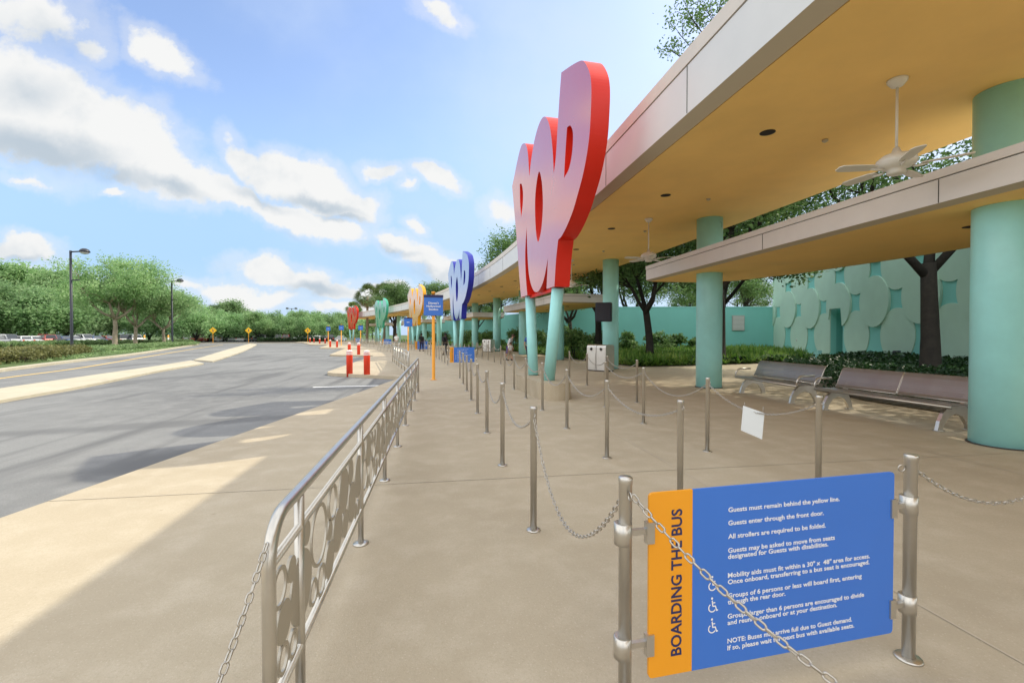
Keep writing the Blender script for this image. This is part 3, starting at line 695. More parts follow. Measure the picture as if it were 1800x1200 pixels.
# local frame: x along the street towards the camera, y out of the face, z up
def letter_sign(k, name_col, cols, label):
    s_ = 11.45 + PERIOD * k; th = heading(s_) + R(4)
    c = P(s_, 2.80, 0)
    t = thing('letter_sign', label, 'letter sign', c, th - math.pi / 2, 'giant letter signs along the bus stop')
    # local +x = direction towards the camera (-s), local +y = right (away from street)?  x-> (sin, -cos): set explicitly
    t.rotation_euler = (0, 0, th - math.pi / 2)
    face, side = cols
    zb = 2.7
    f0 = lambda p: (p[0], -.19, p[1] + zb); f1 = lambda p: (p[0], .19, p[1] + zb)
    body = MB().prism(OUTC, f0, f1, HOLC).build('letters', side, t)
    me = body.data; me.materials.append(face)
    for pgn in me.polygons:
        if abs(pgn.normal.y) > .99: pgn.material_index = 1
    for (ux, bx) in ((-1.9, -1.55), (.66, -.05)):
        MB().tube([(bx, 0, .42), (ux, 0, zb + .05)], .15, 24).build('leg', M['teal'], t)
    ped = MB(); pts = []
    for i in range(13): a = math.pi * i / 12 - math.pi / 2; pts.append((.35 + .42 * math.cos(a), .42 * math.sin(a)))
    for i in range(13): a = math.pi * i / 12 + math.pi / 2; pts.append((-1.95 + .42 * math.cos(a), .42 * math.sin(a)))
    ped.prism(pts, lambda p: (p[0], p[1], .42), lambda p: (p[0], p[1], 0)); ped.build('pedestal', M['concrete'], t)
    # crossbar joining the two legs behind the letters
    MB().box(-1.9, .66, -.05, .05, zb - .02, zb + .06).build('crossbar', side, t)
    return t
def pair(n, c):
    return (sign_paint(n + ' sign face', c, True), sign_paint(n + ' sign edge', c))
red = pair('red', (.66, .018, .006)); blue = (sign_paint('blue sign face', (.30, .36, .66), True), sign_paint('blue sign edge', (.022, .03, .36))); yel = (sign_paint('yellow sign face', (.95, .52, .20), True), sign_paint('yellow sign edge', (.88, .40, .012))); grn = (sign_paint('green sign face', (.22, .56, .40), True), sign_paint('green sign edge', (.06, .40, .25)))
farred = pair('far red', (.80, .03, .012))
letter_sign(0, 'red', red, 'giant red letters reading POP on two teal legs, nearest the camera')
letter_sign(1, 'blue', blue, 'giant blue letters reading POP on two teal legs')
letter_sign(2, 'yellow', yel, 'giant yellow orange letters reading POP on two teal legs')
letter_sign(3, 'green', grn, 'giant green letters reading POP on two teal legs')
letter_sign(4, 'red', farred, 'small distant red letters reading POP at the far end of the roof')

# ------------------------------------------------------------------ text
def text_mesh(body, size, bold=0.0, spacing=1.0, align='LEFT', width=None):
    cu = bpy.data.curves.new('txt', 'FONT'); cu.body = body; cu.size = size; cu.offset = bold; cu.space_character = spacing; cu.align_x = align; cu.resolution_u = 3; cu.extrude = .0006
    o = bpy.data.objects.new('txt', cu); COL.objects.link(o)
    dg = bpy.context.evaluated_depsgraph_get(); dg.update()
    me = bpy.data.meshes.new_from_object(o.evaluated_get(dg))
    bpy.data.objects.remove(o); bpy.data.curves.remove(cu)
    if width:
        xs = [v.co.x for v in me.vertices]; f = width / (max(xs) - min(xs)); x0 = min(xs) if align == 'LEFT' else 0
        for v in me.vertices: v.co.x = (v.co.x - x0) * f
    return me
def text_obj(name, items, m, parent):
    """items: (mesh, matrix); joined to one part"""
    mb = MB()
    for me, mx in items:
        mb.add([tuple(mx @ v.co) for v in me.vertices], [list(p.vertices) for p in me.polygons])
    return mb.build(name, m, parent, fix=False)

# ------------------------------------------------------------------ boarding sign
def boarding_sign(label):
    t = thing('boarding_sign', label, 'sign', (.845, 1.78, 0), math.atan2(.09, 1.255), 'blue boarding signs at the head of each queue')
    x0, x1, z0, z1, xm = .02, 1.33, .152, .936, .226
    def rr(xa, xb, za, zb, rl, rr_):
        pts = []
        for (cx_, cz_, a0, r_) in ((xb, za, -90, rr_), (xb, zb, 0, rr_), (xa, zb, 90, rl), (xa, za, 180, rl)):
            if r_ == 0: pts.append((cx_, cz_)); continue
            ox = cx_ - r_ if cx_ == xb else cx_ + r_; oz = cz_ - r_ if cz_ == zb else cz_ + r_
            for k in range(5): a = R(a0 + 90 * k / 4); pts.append((ox + r_ * math.cos(a), oz + r_ * math.sin(a)))
        return pts
    MB().prism(rr(xm, x1, z0, z1, 0, .018), lambda p: (p[0], 0, p[1]), lambda p: (p[0], .012, p[1])).build('panel', M['signblue'], t)
    MB().prism(rr(x0, xm - .0005, z0, z1, .018, 0), lambda p: (p[0], 0, p[1]), lambda p: (p[0], .012, p[1])).build('side_strip', M['signorange'], t)
    up_ = Matrix(((1, 0, 0, 0), (0, 0, -1, 0), (0, 1, 0, 0), (0, 0, 0, 1)))  # text plane -> board plane, facing -y
    lines = [(.834, .60, 'Guests must remain behind the yellow line.'), (.776, .51, 'Guests enter through the front door.'), (.717, .522, 'All strollers are required to be folded.'),
             (.655, .575, 'Guests may be asked to move from seats'), (.628, .538, 'designated for Guests with disabilities.'),
             (.545, .782, 'Mobility aids must fit within a 30" x  48" area for access.'), (.516, .78, 'Once onboard, transferring to a bus seat is encouraged.'),
             (.455, .735, 'Groups of 6 persons or less will board first, entering'), (.427, .302, 'through the rear door.'),
             (.364, .75, 'Groups larger than 6 persons are encouraged to divide'), (.336, .592, 'and reunite onboard or at your destination.'),
             (.255, .68, 'NOTE: Buses may arrive full due to Guest demand.'), (.224, .694, 'If so, please wait for next bus with available seats.')]
    it = []
    for z, w, s_ in lines:
        it.append((text_mesh(s_, .029, .0004, 1.0, 'LEFT', w), Matrix.Translation((.402, -.0012, z - .010)) @ up_))
    text_obj('rules_lettering', it, M['white'], t)
    me = text_mesh('BOARDING THE BUS', .070, .0012, 1.0, 'LEFT', .628)
    rot = Matrix.Rotation(R(90), 4, 'Z')
    text_obj('title_lettering', [(me, Matrix.Translation((.173, -.0012, .232)) @ up_ @ rot)], M['navy'], t)
    for zc in (.518, .424, .332):
        mb = MB()
        def st(pts, w): # flat stroke
            for i in range(len(pts) - 1):
                a = Vector(pts[i]); b = Vector(pts[i + 1]); d = (b - a).normalized(); n = Vector((-d.y, d.x)) * w / 2; a = a - d * w * .2; b = b + d * w * .2
                mb.add([(.328 + q.x, -.0012, zc + q.y) for q in (a + n, b + n, b - n, a - n)], [(3, 2, 1, 0)])
        arc = [(-.004 + .0175 * math.cos(R(a)), -.011 + .0175 * math.sin(R(a))) for a in range(125, 345, 20)]
        st(arc, .005); hd = [(.0055 * math.cos(R(a)) - .005, .030 + .0055 * math.sin(R(a))) for a in range(0, 360, 45)]
        mb.add([(.328 + x, -.0012, zc + y) for x, y in hd], [list(range(8))])
        st([(-.004, .020), (-.001, -.005), (.012, -.005), (.018, -.025), (.024, -.023)], .0055); st([(-.003, .010), (.010, .010)], .005)
        mb.build('wheelchair_symbol', M['white'], t, fix=False)
    for (xp, xc, zs) in ((-.094, x0, (.775, .30)), (1.437, x1, (.765, .275))):
        for z in zs:
            d = 1 if xp < 0 else -1
            b = MB().lathe([(.0325, -.045), (.0375, -.043), (.0375, .043), (.0325, .045)], 20, (xp, .012, z)).build('clamp', M['steel'], t)
            mb = MB(); mb.box(xp + d * .036, xc - d * .012, .002, .022, z - .012, z + .012); mb.box(xc - d * .012, xc + d * .022, -.008, .022, z - .05, z + .04); mb.build('bracket', M['steel'], b)
    return t
bs = boarding_sign('large blue and orange boarding rules sign in the right foreground')
BL = ['blue boarding rules sign far along the kerb, standing before the blue letter sign', 'small distant blue boarding sign to the right of the second orange pole', 'tiny distant blue boarding sign by the green letter sign', 'tiny distant blue boarding sign by the farthest red sign']
for k in range(1, 5):
    s_ = 1.78 + PERIOD * k; dup(bs, P(s_, .845, 0), heading(s_) + math.atan2(.09, 1.255), BL[k - 1])

# ------------------------------------------------------------------ queue posts and chains
def make_post(label, loc):
    t = thing('queue_post', label, 'post', loc, 0, 'steel queue posts')
    MB().lathe([(.0, .0), (.0275, .0), (.0275, .985), (.0292, .987), (.0292, 1.008), (.027, 1.012), (0, 1.013)], 20).build('pole', M['steel'], t)
    MB().lathe([(.058, .001), (.058, .007), (.053, .011), (.028, .012)], 24).build('base_flange', M['steel'], t)
    ring = [(.0, -.027 - .018 - .016 * math.cos(R(a)), .945 + .016 * math.sin(R(a))) for a in range(0, 360, 30)]
    MB().tube(ring, .0035, 6, closed=True).build('eye_ring', M['chain'], t)
    return t
proto_post = None
ROWN = ['kerbside row', 'second row from the kerb', 'third row from the kerb', 'fourth row from the kerb']
def place_post(x, y, label, rz=0, group=None):
    global proto_post
    if proto_post is None:
        proto_post = make_post(label, (x, y, 0)); proto_post.rotation_euler = (0, 0, rz); return proto_post
    return dup(proto_post, (x, y, 0), rz, label, group)
def chain(p0, p1, sag, label, link=.040, wire=.0036, group='chains between the queue posts', nseg=10, nring=5):
    p0 = Vector(p0); p1 = Vector(p1); n = 200
    pts = [p0.lerp(p1, i / n) - Vector((0, 0, sag * 4 * (i / n) * (1 - i / n))) for i in range(n + 1)]
    acc = [0]
    for i in range(n): acc.append(acc[-1] + (pts[i + 1] - pts[i]).length)
    pitch = link - 2 * wire * 1.15; cnt = int(acc[-1] / pitch)
    def at(d):
        d = min(max(d, 0), acc[-1] - 1e-6); i = int(np.searchsorted(acc, d, 'right')) - 1; f = (d - acc[i]) / (acc[i + 1] - acc[i]); return pts[i].lerp(pts[i + 1], f)
    mb = MB(); w = link * .31; hl = link / 2 - wire - w + wire
    loop = []
    half = nseg // 2
    for k in range(half + 1): a = -math.pi / 2 + math.pi * k / half; loop.append((hl + (w - wire) * math.cos(a), (w - wire) * math.sin(a)))
    for k in range(half + 1): a = math.pi / 2 + math.pi * k / half; loop.append((-hl + (w - wire) * math.cos(a), (w - wire) * math.sin(a)))
    rnd = random.Random(int(p0.x * 100 + p1.y * 77))
    for j in range(cnt):
        c = at((j + .5) * acc[-1] / cnt); a = at(j * acc[-1] / cnt); b = at((j + 1) * acc[-1] / cnt); t = (b - a).normalized()
        u = t.cross(Vector((0, 0, 1))); u = u.normalized() if u.length > 1e-4 else Vector((1, 0, 0)); v = t.cross(u)
        an = R(45 + 90 * (j % 2) + rnd.uniform(-14, 14)); q = u * math.cos(an) + v * math.sin(an)
        mb.tube([c + t * x + q * y - p0 for x, y in loop], wire, nring, closed=True)
    o = mb.build('queue_chain', M['chain'], None, fix=False); o.location = p0
    return tag(o, label, 'chain', group)
CZ = .935
def far(k): return k > 0
ROWS = [(0.755, [1.78, 3.63, 5.50, 7.35, 9.22, 11.08, 12.93, 14.75, 16.6]), (2.14, [3.80, 5.62, 7.50, 9.38, 11.25, 13.1, 14.95]), (3.62, [2.02, 3.87, 5.72, 7.70, 9.6]), (4.58, [10.1, 12.0, 13.75, 15.6])]
XR = (.755 + .0, 2.285)
for k in range(5):
    for r_, (off, ss_) in enumerate(ROWS):
        if k >= 3 and r_ > 1: continue
        if k == 4 and r_ > 0: continue
        ys = list(ss_)
        pos = []
        for i, y in enumerate(ys):
            s_ = y + PERIOD * k; x_, y_ = P(s_, off + (.004 if (r_ == 0 and i == 0) else 0)); pos.append((x_, y_))
            if k == 0:
                lab = 'steel queue post at the left end of the foreground boarding sign' if (r_ == 0 and i == 0) else '%s steel queue post from the camera in the %s' % (ORD[i], ROWN[r_])
                if r_ == 2 and i == 0: lab = 'steel queue post just right of the frame, holding the chain from the boarding sign'
            else: lab = 'slim steel queue post in the %s near the %s' % (ROWN[r_], ['', 'blue letter sign', 'yellow letter sign', 'green letter sign', 'farthest red sign'][k])
            place_post(x_, y_, lab, heading(s_), 'steel queue posts' if k == 0 else 'steel queue posts of the %s queue %d' % (ROWN[r_], k + 1))
        for i in range(len(ys) - 1):
            a = pos[i + 1]; b = pos[i]
            if k > 2 or (k == 0 and r_ == 2 and i == 0): continue
            sag = .48 if (r_ == 0 and i == 0) else (.17 + .05 * ((i * 7 + r_ * 3) % 3))
            dd = (Vector(b) - Vector(a)).normalized() * .034
            p0 = (a[0] + dd.x, a[1] + dd.y, CZ - .02); p1 = (b[0] - dd.x, b[1] - dd.y, CZ - .02)
            if k == 0:
                lab = 'steel chain drooping between %s and %s posts of the %s' % (ORD[i], ORD[i + 1], ROWN[r_])
                near = (Vector(a)).length < 9
                chain(p0, p1, sag, lab, .040 if near else .05, .0036 if near else .0055, nseg=10 if near else 6, nring=5 if near else 4)
            else:
                chain(p0, p1, sag, 'thin chain in the %s near the %s' % (ROWN[r_], ['', 'blue letter sign', 'yellow letter sign'][k]), .085, .009, 'chains of the %s queue %d' % (ROWN[r_], k + 1), 6, 3)
place_post(2.285, 1.892, 'steel queue post at the right end of the foreground boarding sign', R(-100))
chain((.775, 1.75, CZ + .01), (2.16, -.1, CZ), .48, 'heavy chain crossing in front of the foreground boarding sign', .0445, .0042, nseg=14, nring=7)
chain((2.32, 1.895, CZ), (3.585, 2.01, CZ), .22, 'chain running right from the foreground boarding sign', .040, .0036)
# blank card on a chain
cdt = thing('hanging_card', 'blank white card hanging crooked from a queue chain in front of the benches', 'card', (3.62, 4.79, .72), R(-82))
MB().add([(-.16, -.004, .03), (.15, -.004, -.01), (.135, -.02, -.31), (-.175, -.02, -.27), (-.16, .0, .03), (.15, .0, -.01), (.135, -.016, -.31), (-.175, -.016, -.27)], [(0, 1, 2, 3), (7, 6, 5, 4), (0, 4, 5, 1), (1, 5, 6, 2), (2, 6, 7, 3), (3, 7, 4, 0)]).build('sheet', M['paper'], cdt)
MB().tube([(-.14, -.002, .02), (-.14, 0, .075)], .003, 5).build('tie', M['chain'], cdt); MB().tube([(.13, -.002, -.01), (.13, 0, .06)], .003, 5).build('tie', M['chain'], cdt)

# ------------------------------------------------------------------ railing with cut-disc infill
def railing(p0, p1, label, seed=1, detail=True):
    p0 = Vector(p0); p1 = Vector(p1); Ln = (p1 - p0).length; d = (p1 - p0).normalized()
    t = thing('queue_railing', label, 'railing', (p0.x, p0.y, 0), math.atan2(d.y, d.x), 'steel kerbside railings with disc panels')
    n = 14 if detail else 8
    rb = .16; top = .93
    pts = [(0, 0, 0), (0, 0, top - rb)] + [(rb - rb * math.cos(R(a)), 0, top - rb + rb * math.sin(R(a))) for a in range(12, 91, 13)] + [(Ln / 2, 0, top)] + [(Ln - rb + rb * math.sin(R(a)), 0, top - rb + rb * math.cos(R(a))) for a in range(0, 91, 13)] + [(Ln, 0, 0)]
    MB().tube(pts, .024, n).build('top_rail', M['steel'], t)
    MB().tube([(.01, 0, .775), (Ln - .01, 0, .775)], .018, n).build('middle_rail', M['steel'], t)
    MB().tube([(.01, 0, .26), (Ln - .01, 0, .26)], .018, n).build('bottom_rail', M['steel'], t)
    posts = []; x = .355
    while x < Ln - .25: posts.append(x); x += 1.53
    for x in posts:
        o = MB().tube([(x, 0, .0), (x, 0, top - .02)], .021, n).build('post', M['steel'], t)
        MB().lathe([(.058, .001), (.058, .009), (.024, .014)], 20, (x, 0, 0)).build('base_flange', M['steel'], o)
    MB().lathe([(.058, .001), (.058, .009), (.03, .014)], 20, (0, 0, 0)).build('base_flange', M['steel'], t)
    # tangent packing of discs and rings between the rails
    rnd = random.Random(seed); z0, z1 = .278, .757; cir = []
    tries = 0
    for rmin, rmax, N_ in ((.115, .15, 1500), (.075, .12, 5000), (.05, .08, 9000)):
        for _ in range(int(N_ * Ln / 11)):
            x = rnd.uniform(.05, Ln - .05); z = rnd.uniform(z0 + .03, z1 - .03)
            r = min(rmax, x - .03, Ln - .03 - x, z - z0, z1 - z)
            if r < rmin: continue
            for (a, b, c) in cir:
                if abs(a - x) < .34:
                    r = min(r, math.hypot(a - x, b - z) - c)
                    if r < rmin: break
            if r >= rmin: cir.append((x, z, r))
    bounds = [0] + posts + [Ln]
    seg = 40 if detail else 14
    for i in range(len(bounds) - 1):
        mb = MB()
        for (x, z, r) in cir:
            if bounds[i] <= x < bounds[i + 1]:
                kind = rnd.random()
                r *= 1.012
                ci = [(x + r * math.cos(2 * math.pi * k / seg), z + r * math.sin(2 * math.pi * k / seg)) for k in range(seg)]
                hl = []
                if kind < .50 and r > .055: ri = r - .016; hl = [[(x + ri * math.cos(2 * math.pi * k / seg), z + ri * math.sin(2 * math.pi * k / seg)) for k in range(seg)]]
                y = .0035 + rnd.uniform(0, .003)
                mb.prism(ci, lambda p: (p[0], -y, p[1]), lambda p: (p[0], y, p[1]), hl)
        if mb.v: mb.build('disc_panel', M['panelsteel'], t)
    return t
railing((-.6, 1.715), (-.6, 13.1), 'long steel railing with cut discs and rings, nearest the camera', 5)
railing((-1.2, 18.3), (-2.75, 27.6), 'second steel railing, beyond the first orange pole', 6, False)
railing(P(40.0, -1.2), P(49.5, -2.4), 'third steel railing, beside the second pair of red bollards', 7, False)
railing(P(62.5, -1.2), P(71.5, -2.4), 'far steel railing near the green letter sign', 8, False)
chain((-.6, 1.70, .87), (-.75, -.15, .95), .50, 'chain hanging from the near end of the railing', .040, .0036, nseg=12, nring=6)

# ------------------------------------------------------------------ destination signs on orange poles
def dest_sign(label, loc, rz, words=None, scale=1.0):
    t = thing('bus_stop_sign', label, 'sign', loc, rz, 'orange bus stop poles with blue signs')
    MB().lathe([(.12, .0), (.12, .012), (.055, .014), (.055, 2.3)], 20).build('pole', M['poleorange'], t)
    p = MB().box(-.335, .335, -.07, -.045, 2.27, 3.0, bev=.01).build('panel', M['signblue'], t)
    MB().box(-.34, .34, -.078, -.071, 2.91, 3.005).build('header_band', M['navy'], p)
    MB().lathe([(.055, 2.301), (.055, 3.06), (.07, 3.062), (.07, 3.12), (0, 3.13)], 16).build('pole_top', M['poleorange'], t)
    if words:
        up_ = Matrix(((1, 0, 0, 0), (0, 0, -1, 0), (0, 1, 0, 0), (0, 0, 0, 1))); it = []
        for z, w, s_ in words:
            me = text_mesh(s_, .1, .002, 1, 'CENTER', w); it.append((me, Matrix.Translation((0, -.0735, z)) @ up_))
        text_obj('lettering', it, M['white'], p)
    else: MB().box(-.12, .12, -.0735, -.0712, 2.60, 2.645).build('lettering', M['white'], p)
    return t
dest_sign('orange bus stop pole with a large blue three line sign, nearest', (-.22, 16.4, 0), R(4), [(2.68, .36, "Disney's"), (2.57, .48, 'Hollywood'), (2.46, .33, 'Studios')])
d2 = dest_sign('second orange bus stop pole with a blue sign, left of the yellow letter sign', P(16.4 + 22.4, -.6, 0), heading(38) + R(4))
DL = ['third orange bus stop pole, tiny, right of the far red letter sign', 'fourth bus stop pole, tiny, left of the far red letter sign', 'farthest bus stop pole with a dark blue sign near the parked cars']
for k, (u, v) in enumerate(((634, 607), (600, 607), (577, 604.5))):
    q = px(u, v, 0); dup(d2, (*q, 0), R(16 + 3 * k), DL[k])

# ------------------------------------------------------------------ red bollards
def bollard(label, loc):
    t = thing('bollard', label, 'bollard', loc, 0, 'red bollards guarding the saw-tooth kerb')
    MB().lathe([(.125, 0), (.125, 1.0), (.115, 1.045), (.08, 1.085), (0, 1.10)], 28).build('sleeve', M['bollard'], t)
    for z in (.905, .97): MB().lathe([(.1262, z), (.1275, z + .003), (.1275, z + .037), (.1262, z + .04)], 28).build('white_band', M['reflect'], t)
    MB().lathe([(.1262, 1.032), (.119, 1.049), (.083, 1.0885), (0, 1.104)], 28).build('white_cap', M['reflect'], t)
    return t
BP = [(614.5, 662), (645, 663.5), (614, 624.5), (630.5, 626), (580.5, 611.5), (592.5, 612), (562, 605), (571.5, 605), (545, 603), (552, 603)]
BLB = ['red bollard with white bands, left one of the nearest pair', 'red bollard with white bands, right one of the nearest pair', 'red bollard seen behind the nearest left bollard', 'right red bollard of the second pair along', 'left red bollard of the third pair along', 'right red bollard of the third pair along', 'left red bollard of the fourth pair along', 'right red bollard of the fourth pair along', 'left one of the two farthest red bollards', 'right one of the two farthest red bollards']
b0 = None
for i, (u, v) in enumerate(BP):
    q = px(u, v, RZ)
    if b0 is None: b0 = bollard(BLB[0], (*q, RZ))
    else: dup(b0, (*q, RZ), 0, BLB[i])

# ------------------------------------------------------------------ benches
def bench(label, loc, rz, Ln, npan, arms):
    t = thing('bench', label, 'bench', loc, rz, 'perforated metal benches')
    def sheet(prof, x0, x1, th=.012):
        mb = MB(); n = len(prof); nr = []
        for i in range(n):
            a = Vector(prof[max(0, i - 1)]); b = Vector(prof[min(n - 1, i + 1)]); e = (b - a).normalized(); nr.append(Vector((-e.y, e.x)) * th)
        vs = []
        for x in (x0, x1):
            vs += [(x, y, z) for y, z in prof] + [(x, y + nr[i].x, z + nr[i].y) for i, (y, z) in enumerate(prof)]
        fs = []; m = 2 * n
        for i in range(n - 1): fs += [[i, i + 1, m + i + 1, m + i], [n + i + 1, n + i, m + n + i, m + n + i + 1]]
        ring = list(range(n)) + list(range(2 * n - 1, n - 1, -1)); fs += [ring[::-1], [m + i for i in ring]]
        for a, b in ((0, n), (n - 1, 2 * n - 1)): fs.append([a, b, m + b, m + a])
        return mb.add(vs, fs, False)
    h = Ln / 2
    seat = [(-.33, .405), (-.345, .425), (-.33, .445), (-.25, .45), (-.1, .435), (.06, .425), (.16, .435)]
    back = [(.20, .47), (.235, .52), (.27, .60), (.31, .70), (.355, .80), (.39, .86), (.41, .872), (.425, .862)]
    sheet(seat, -h, h).build('seat', M['perf'], t)
    MB().tube([(-h, -.34, .427), (h, -.34, .427)], .018, 10).build('seat_front_rail', M['steel'], t)
    w = Ln / npan
    for i in range(npan):
        a, b = -h + i * w + .012, -h + (i + 1) * w - .012
        p = sheet(back, a, b).build('back_panel', M['perf'], t)
        fr = MB()
        for x in (a, b): fr.tube([(x, y - .004, z) for y, z in back], .010, 6)
        fr.tube([(a, .20, .47), (b, .20, .47)], .012, 6); fr.tube([(a, .412, .872), (b, .412, .872)], .012, 6); fr.build('frame', M['steel'], p)
        for q in range(1, 3):
            xs = a + (b - a) * q / 3; sheet([(y + .018, z - .004) for y, z in back], xs - .035, xs + .035, .006).build('support', M['panelsteel'], p)
    for x in (-h + .22, h - .22):
        mb = MB().prism([(-.35, .014), (-.25, .014), (-.21, .12), (-.12, .23), (.02, .285), (.17, .23), (.26, .10), (.285, .014), (.385, .014), (.36, .14), (.29, .29), (.25, .40), (.34, .64), (.30, .65), (.17, .425), (-.12, .41), (-.16, .375), (-.24, .30), (-.31, .17)], lambda p: (x - .028, p[0], p[1]), lambda p: (x + .028, p[0], p[1]))
        mb.box(x - .055, x + .055, -.36, -.23, .001, .0135); mb.box(x - .055, x + .055, .27, .39, .001, .0135)
        mb.build('leg', M['steel'], t)
    for x in arms:
        mb = MB().tube([(x, -.30, .42), (x, -.345, .47), (x, -.325, .56), (x, -.27, .635), (x, -.18, .655), (x, .10, .655)], [.018, .018, .02, .022, .024, .02], 8)
        mb.build('armrest', M['steel'], t)
    return t
bench('near perforated metal bench with two back panels, right of the white card', (8.42, 7.42, 0), R(-90 + 2), 2.62, 2, (-1.31,))
bench('farther perforated metal bench with two armrests, beside the teal column', (8.42, 10.35, 0), R(-90 - 3), 2.35, 1, (-1.17, 1.17))

# ------------------------------------------------------------------ waste bins
def waste_bin(label, loc, rz):
    t = thing('waste_bin', label, 'waste bin', loc, rz, 'steel waste bins beside the columns')
    for i, x0 in enumerate((-.52, .01)):
        pr = [(-.30, .05), (.30, .05), (.30, 1.05), (.27, 1.12), (.2, 1.16), (-.2, 1.16), (-.27, 1.12), (-.30, 1.05)]
        MB().prism(pr, lambda p: (x0, p[0], p[1]), lambda p: (x0 + .505, p[0], p[1])).build('cabinet', M['bin'], t)
        d = MB().box(x0 + .03, x0 + .475, -.312, -.303, .10, .82).build('door', M['bin'], t)
        o = MB().prism([(x0 + .25 + .075 * math.cos(R(a)), .965 + .075 * math.sin(R(a))) for a in range(0, 360, 90)], lambda p: (p[0], -.306, p[1]), lambda p: (p[0], -.302, p[1])).build('opening', M['black'], t)
        MB().tube([(x0 + .25 + .085 * math.cos(R(a)), -.306, .965 + .085 * math.sin(R(a))) for a in range(0, 360, 90)], .008, 6, closed=True).build('rim', M['steel'], o)
    MB().box(-.5, .5, -.27, .27, 0, .049).build('plinth', M['groove'], t)
    return t
wb = waste_bin('steel double waste bin beside the column carrying the dark screen', (7.0, 19.2, 0), R(-58))
dup(wb, P(19.2 + PERIOD, 7.0, 0), heading(41) + R(-58), 'small far steel waste bin beyond the red letter sign legs')

# ------------------------------------------------------------------ hanging screen on the column
scn = thing('display_screen', 'dark boxy display screen fixed high on a teal column', 'screen', (7.35, 19.75, 2.62), R(-28))
MB().box(-.36, .36, -.16, .16, -.43, .43, bev=.04).build('housing', M['screen'], scn)
MB().box(-.31, .31, -.168, -.161, -.37, .37).build('glass', M['screenglass'], scn)
MB().box(.1, .30, .161, .45, -.08, .08).build('bracket', M['lamp_black'], scn)

# ------------------------------------------------------------------ street lamps
def street_lamp(label, loc, H, rz, twin=False, r=.13):
    t = thing('street_lamp', label, 'street lamp', loc, rz, 'dark street lamps')
    MB().lathe([(r * 1.6, 0), (r * 1.6, .25), (r, .5), (r, 1.2), (r * .8, H)], 16).build('pole', M['lamp_black'], t)
    for sgn in ((1, -1) if twin else (1,)):
        MB().tube([(0, 0, H - .12), (sgn * .9, 0, H - .05)], .07, 8).build('arm', M['lamp_black'], t)
        hd = MB(); hd.lathe([(.0, .32), (.16, .30), (.34, .20), (.45, .02), (.46, -.05), (.40, -.10)], 20, (sgn * 1.25, 0, H - .05)); h_ = hd.build('lamp_head', M['lamp_black'], t)
        MB().lathe([(.38, -.101), (.3, -.22), (0, -.30)], 16, (sgn * 1.25, 0, H - .05)).build('lens', M['lens'], h_)
    MB().box(.13, .75, -.05, .05, H * .70, H * .70 + .12).build('bracket', M['lamp_black'], t)
    return t
def gpt(u, v, z=0): return (*px(u, v, z), z)
street_lamp('tall dark street lamp standing in the hedge at left', gpt(126.5, 615.5), 10.15, YAW * -1 + R(10))
street_lamp('farther dark street lamp rising out of the right side tree crown', gpt(303, 607), 9.6, R(-10))
street_lamp('twin headed street lamp far away above the tree line', gpt(513, 597.2), 9.6, R(0), True)
street_lamp('short far dark lamp post among the parked cars', gpt(160.5, 597.5), 2.6, R(0), False, .09)

# ------------------------------------------------------------------ yellow diamond signs
def diamond(label, loc, rz, size=.62):
    t = thing('warning_sign', label, 'road sign', loc, rz, 'yellow diamond warning signs')
    MB().box(-.04, .04, -.03, .03, 0, 2.2).build('post', M['poleorange'], t)
    h = size
    p = MB().prism([(0, -h), (h, 0), (0, h), (-h, 0)], lambda q: (q[0], -.05, 2.4 + q[1]), lambda q: (q[0], -.034, 2.4 + q[1])).build('panel', M['sign_yellow'], t)
    mb = MB(); mb.box(-.07, .07, -.056, -.051, 2.2, 2.55); mb.lathe([(0, -.003), (.08, -.003), (.08, .0), (0, .0)], 12, (0, 0, 0))
    mb = MB(); mb.box(-.07, .07, -.056, -.051, 2.3, 2.56); mb.box(-.13, -.05, -.056, -.0515, 2.12, 2.298); mb.box(.05, .13, -.056, -.0515, 2.12, 2.298); mb.box(-.06, .06, -.056, -.051, 2.59, 2.70); mb.build('symbol', M['navy'], p)
    return t
ds = diamond('yellow diamond sign at the bend of the median strip', gpt(437, 602.5), R(28))
dup(ds, gpt(541, 602), R(20), 'yellow diamond sign by the farthest red bollards')
dup(ds, gpt(374.5, 602.8), R(30), 'yellow green diamond sign half hidden behind the left trees')
def marker(label, u, v):
    t = thing('marker_post', label, 'marker post', gpt(u, v), 0, 'orange and white marker posts by the hedge')
    MB().lathe([(.13, 0), (.13, 1.5), (0, 1.55)], 12).build('post', M['poleorange'], t); MB().lathe([(.132, .5), (.132, 1.0)], 12).build('band', M['reflect'], t)
marker('orange marker post between the two pale trunks at left', 254, 603.5); marker('orange marker post just left of the third pale trunk', 296, 602.5)

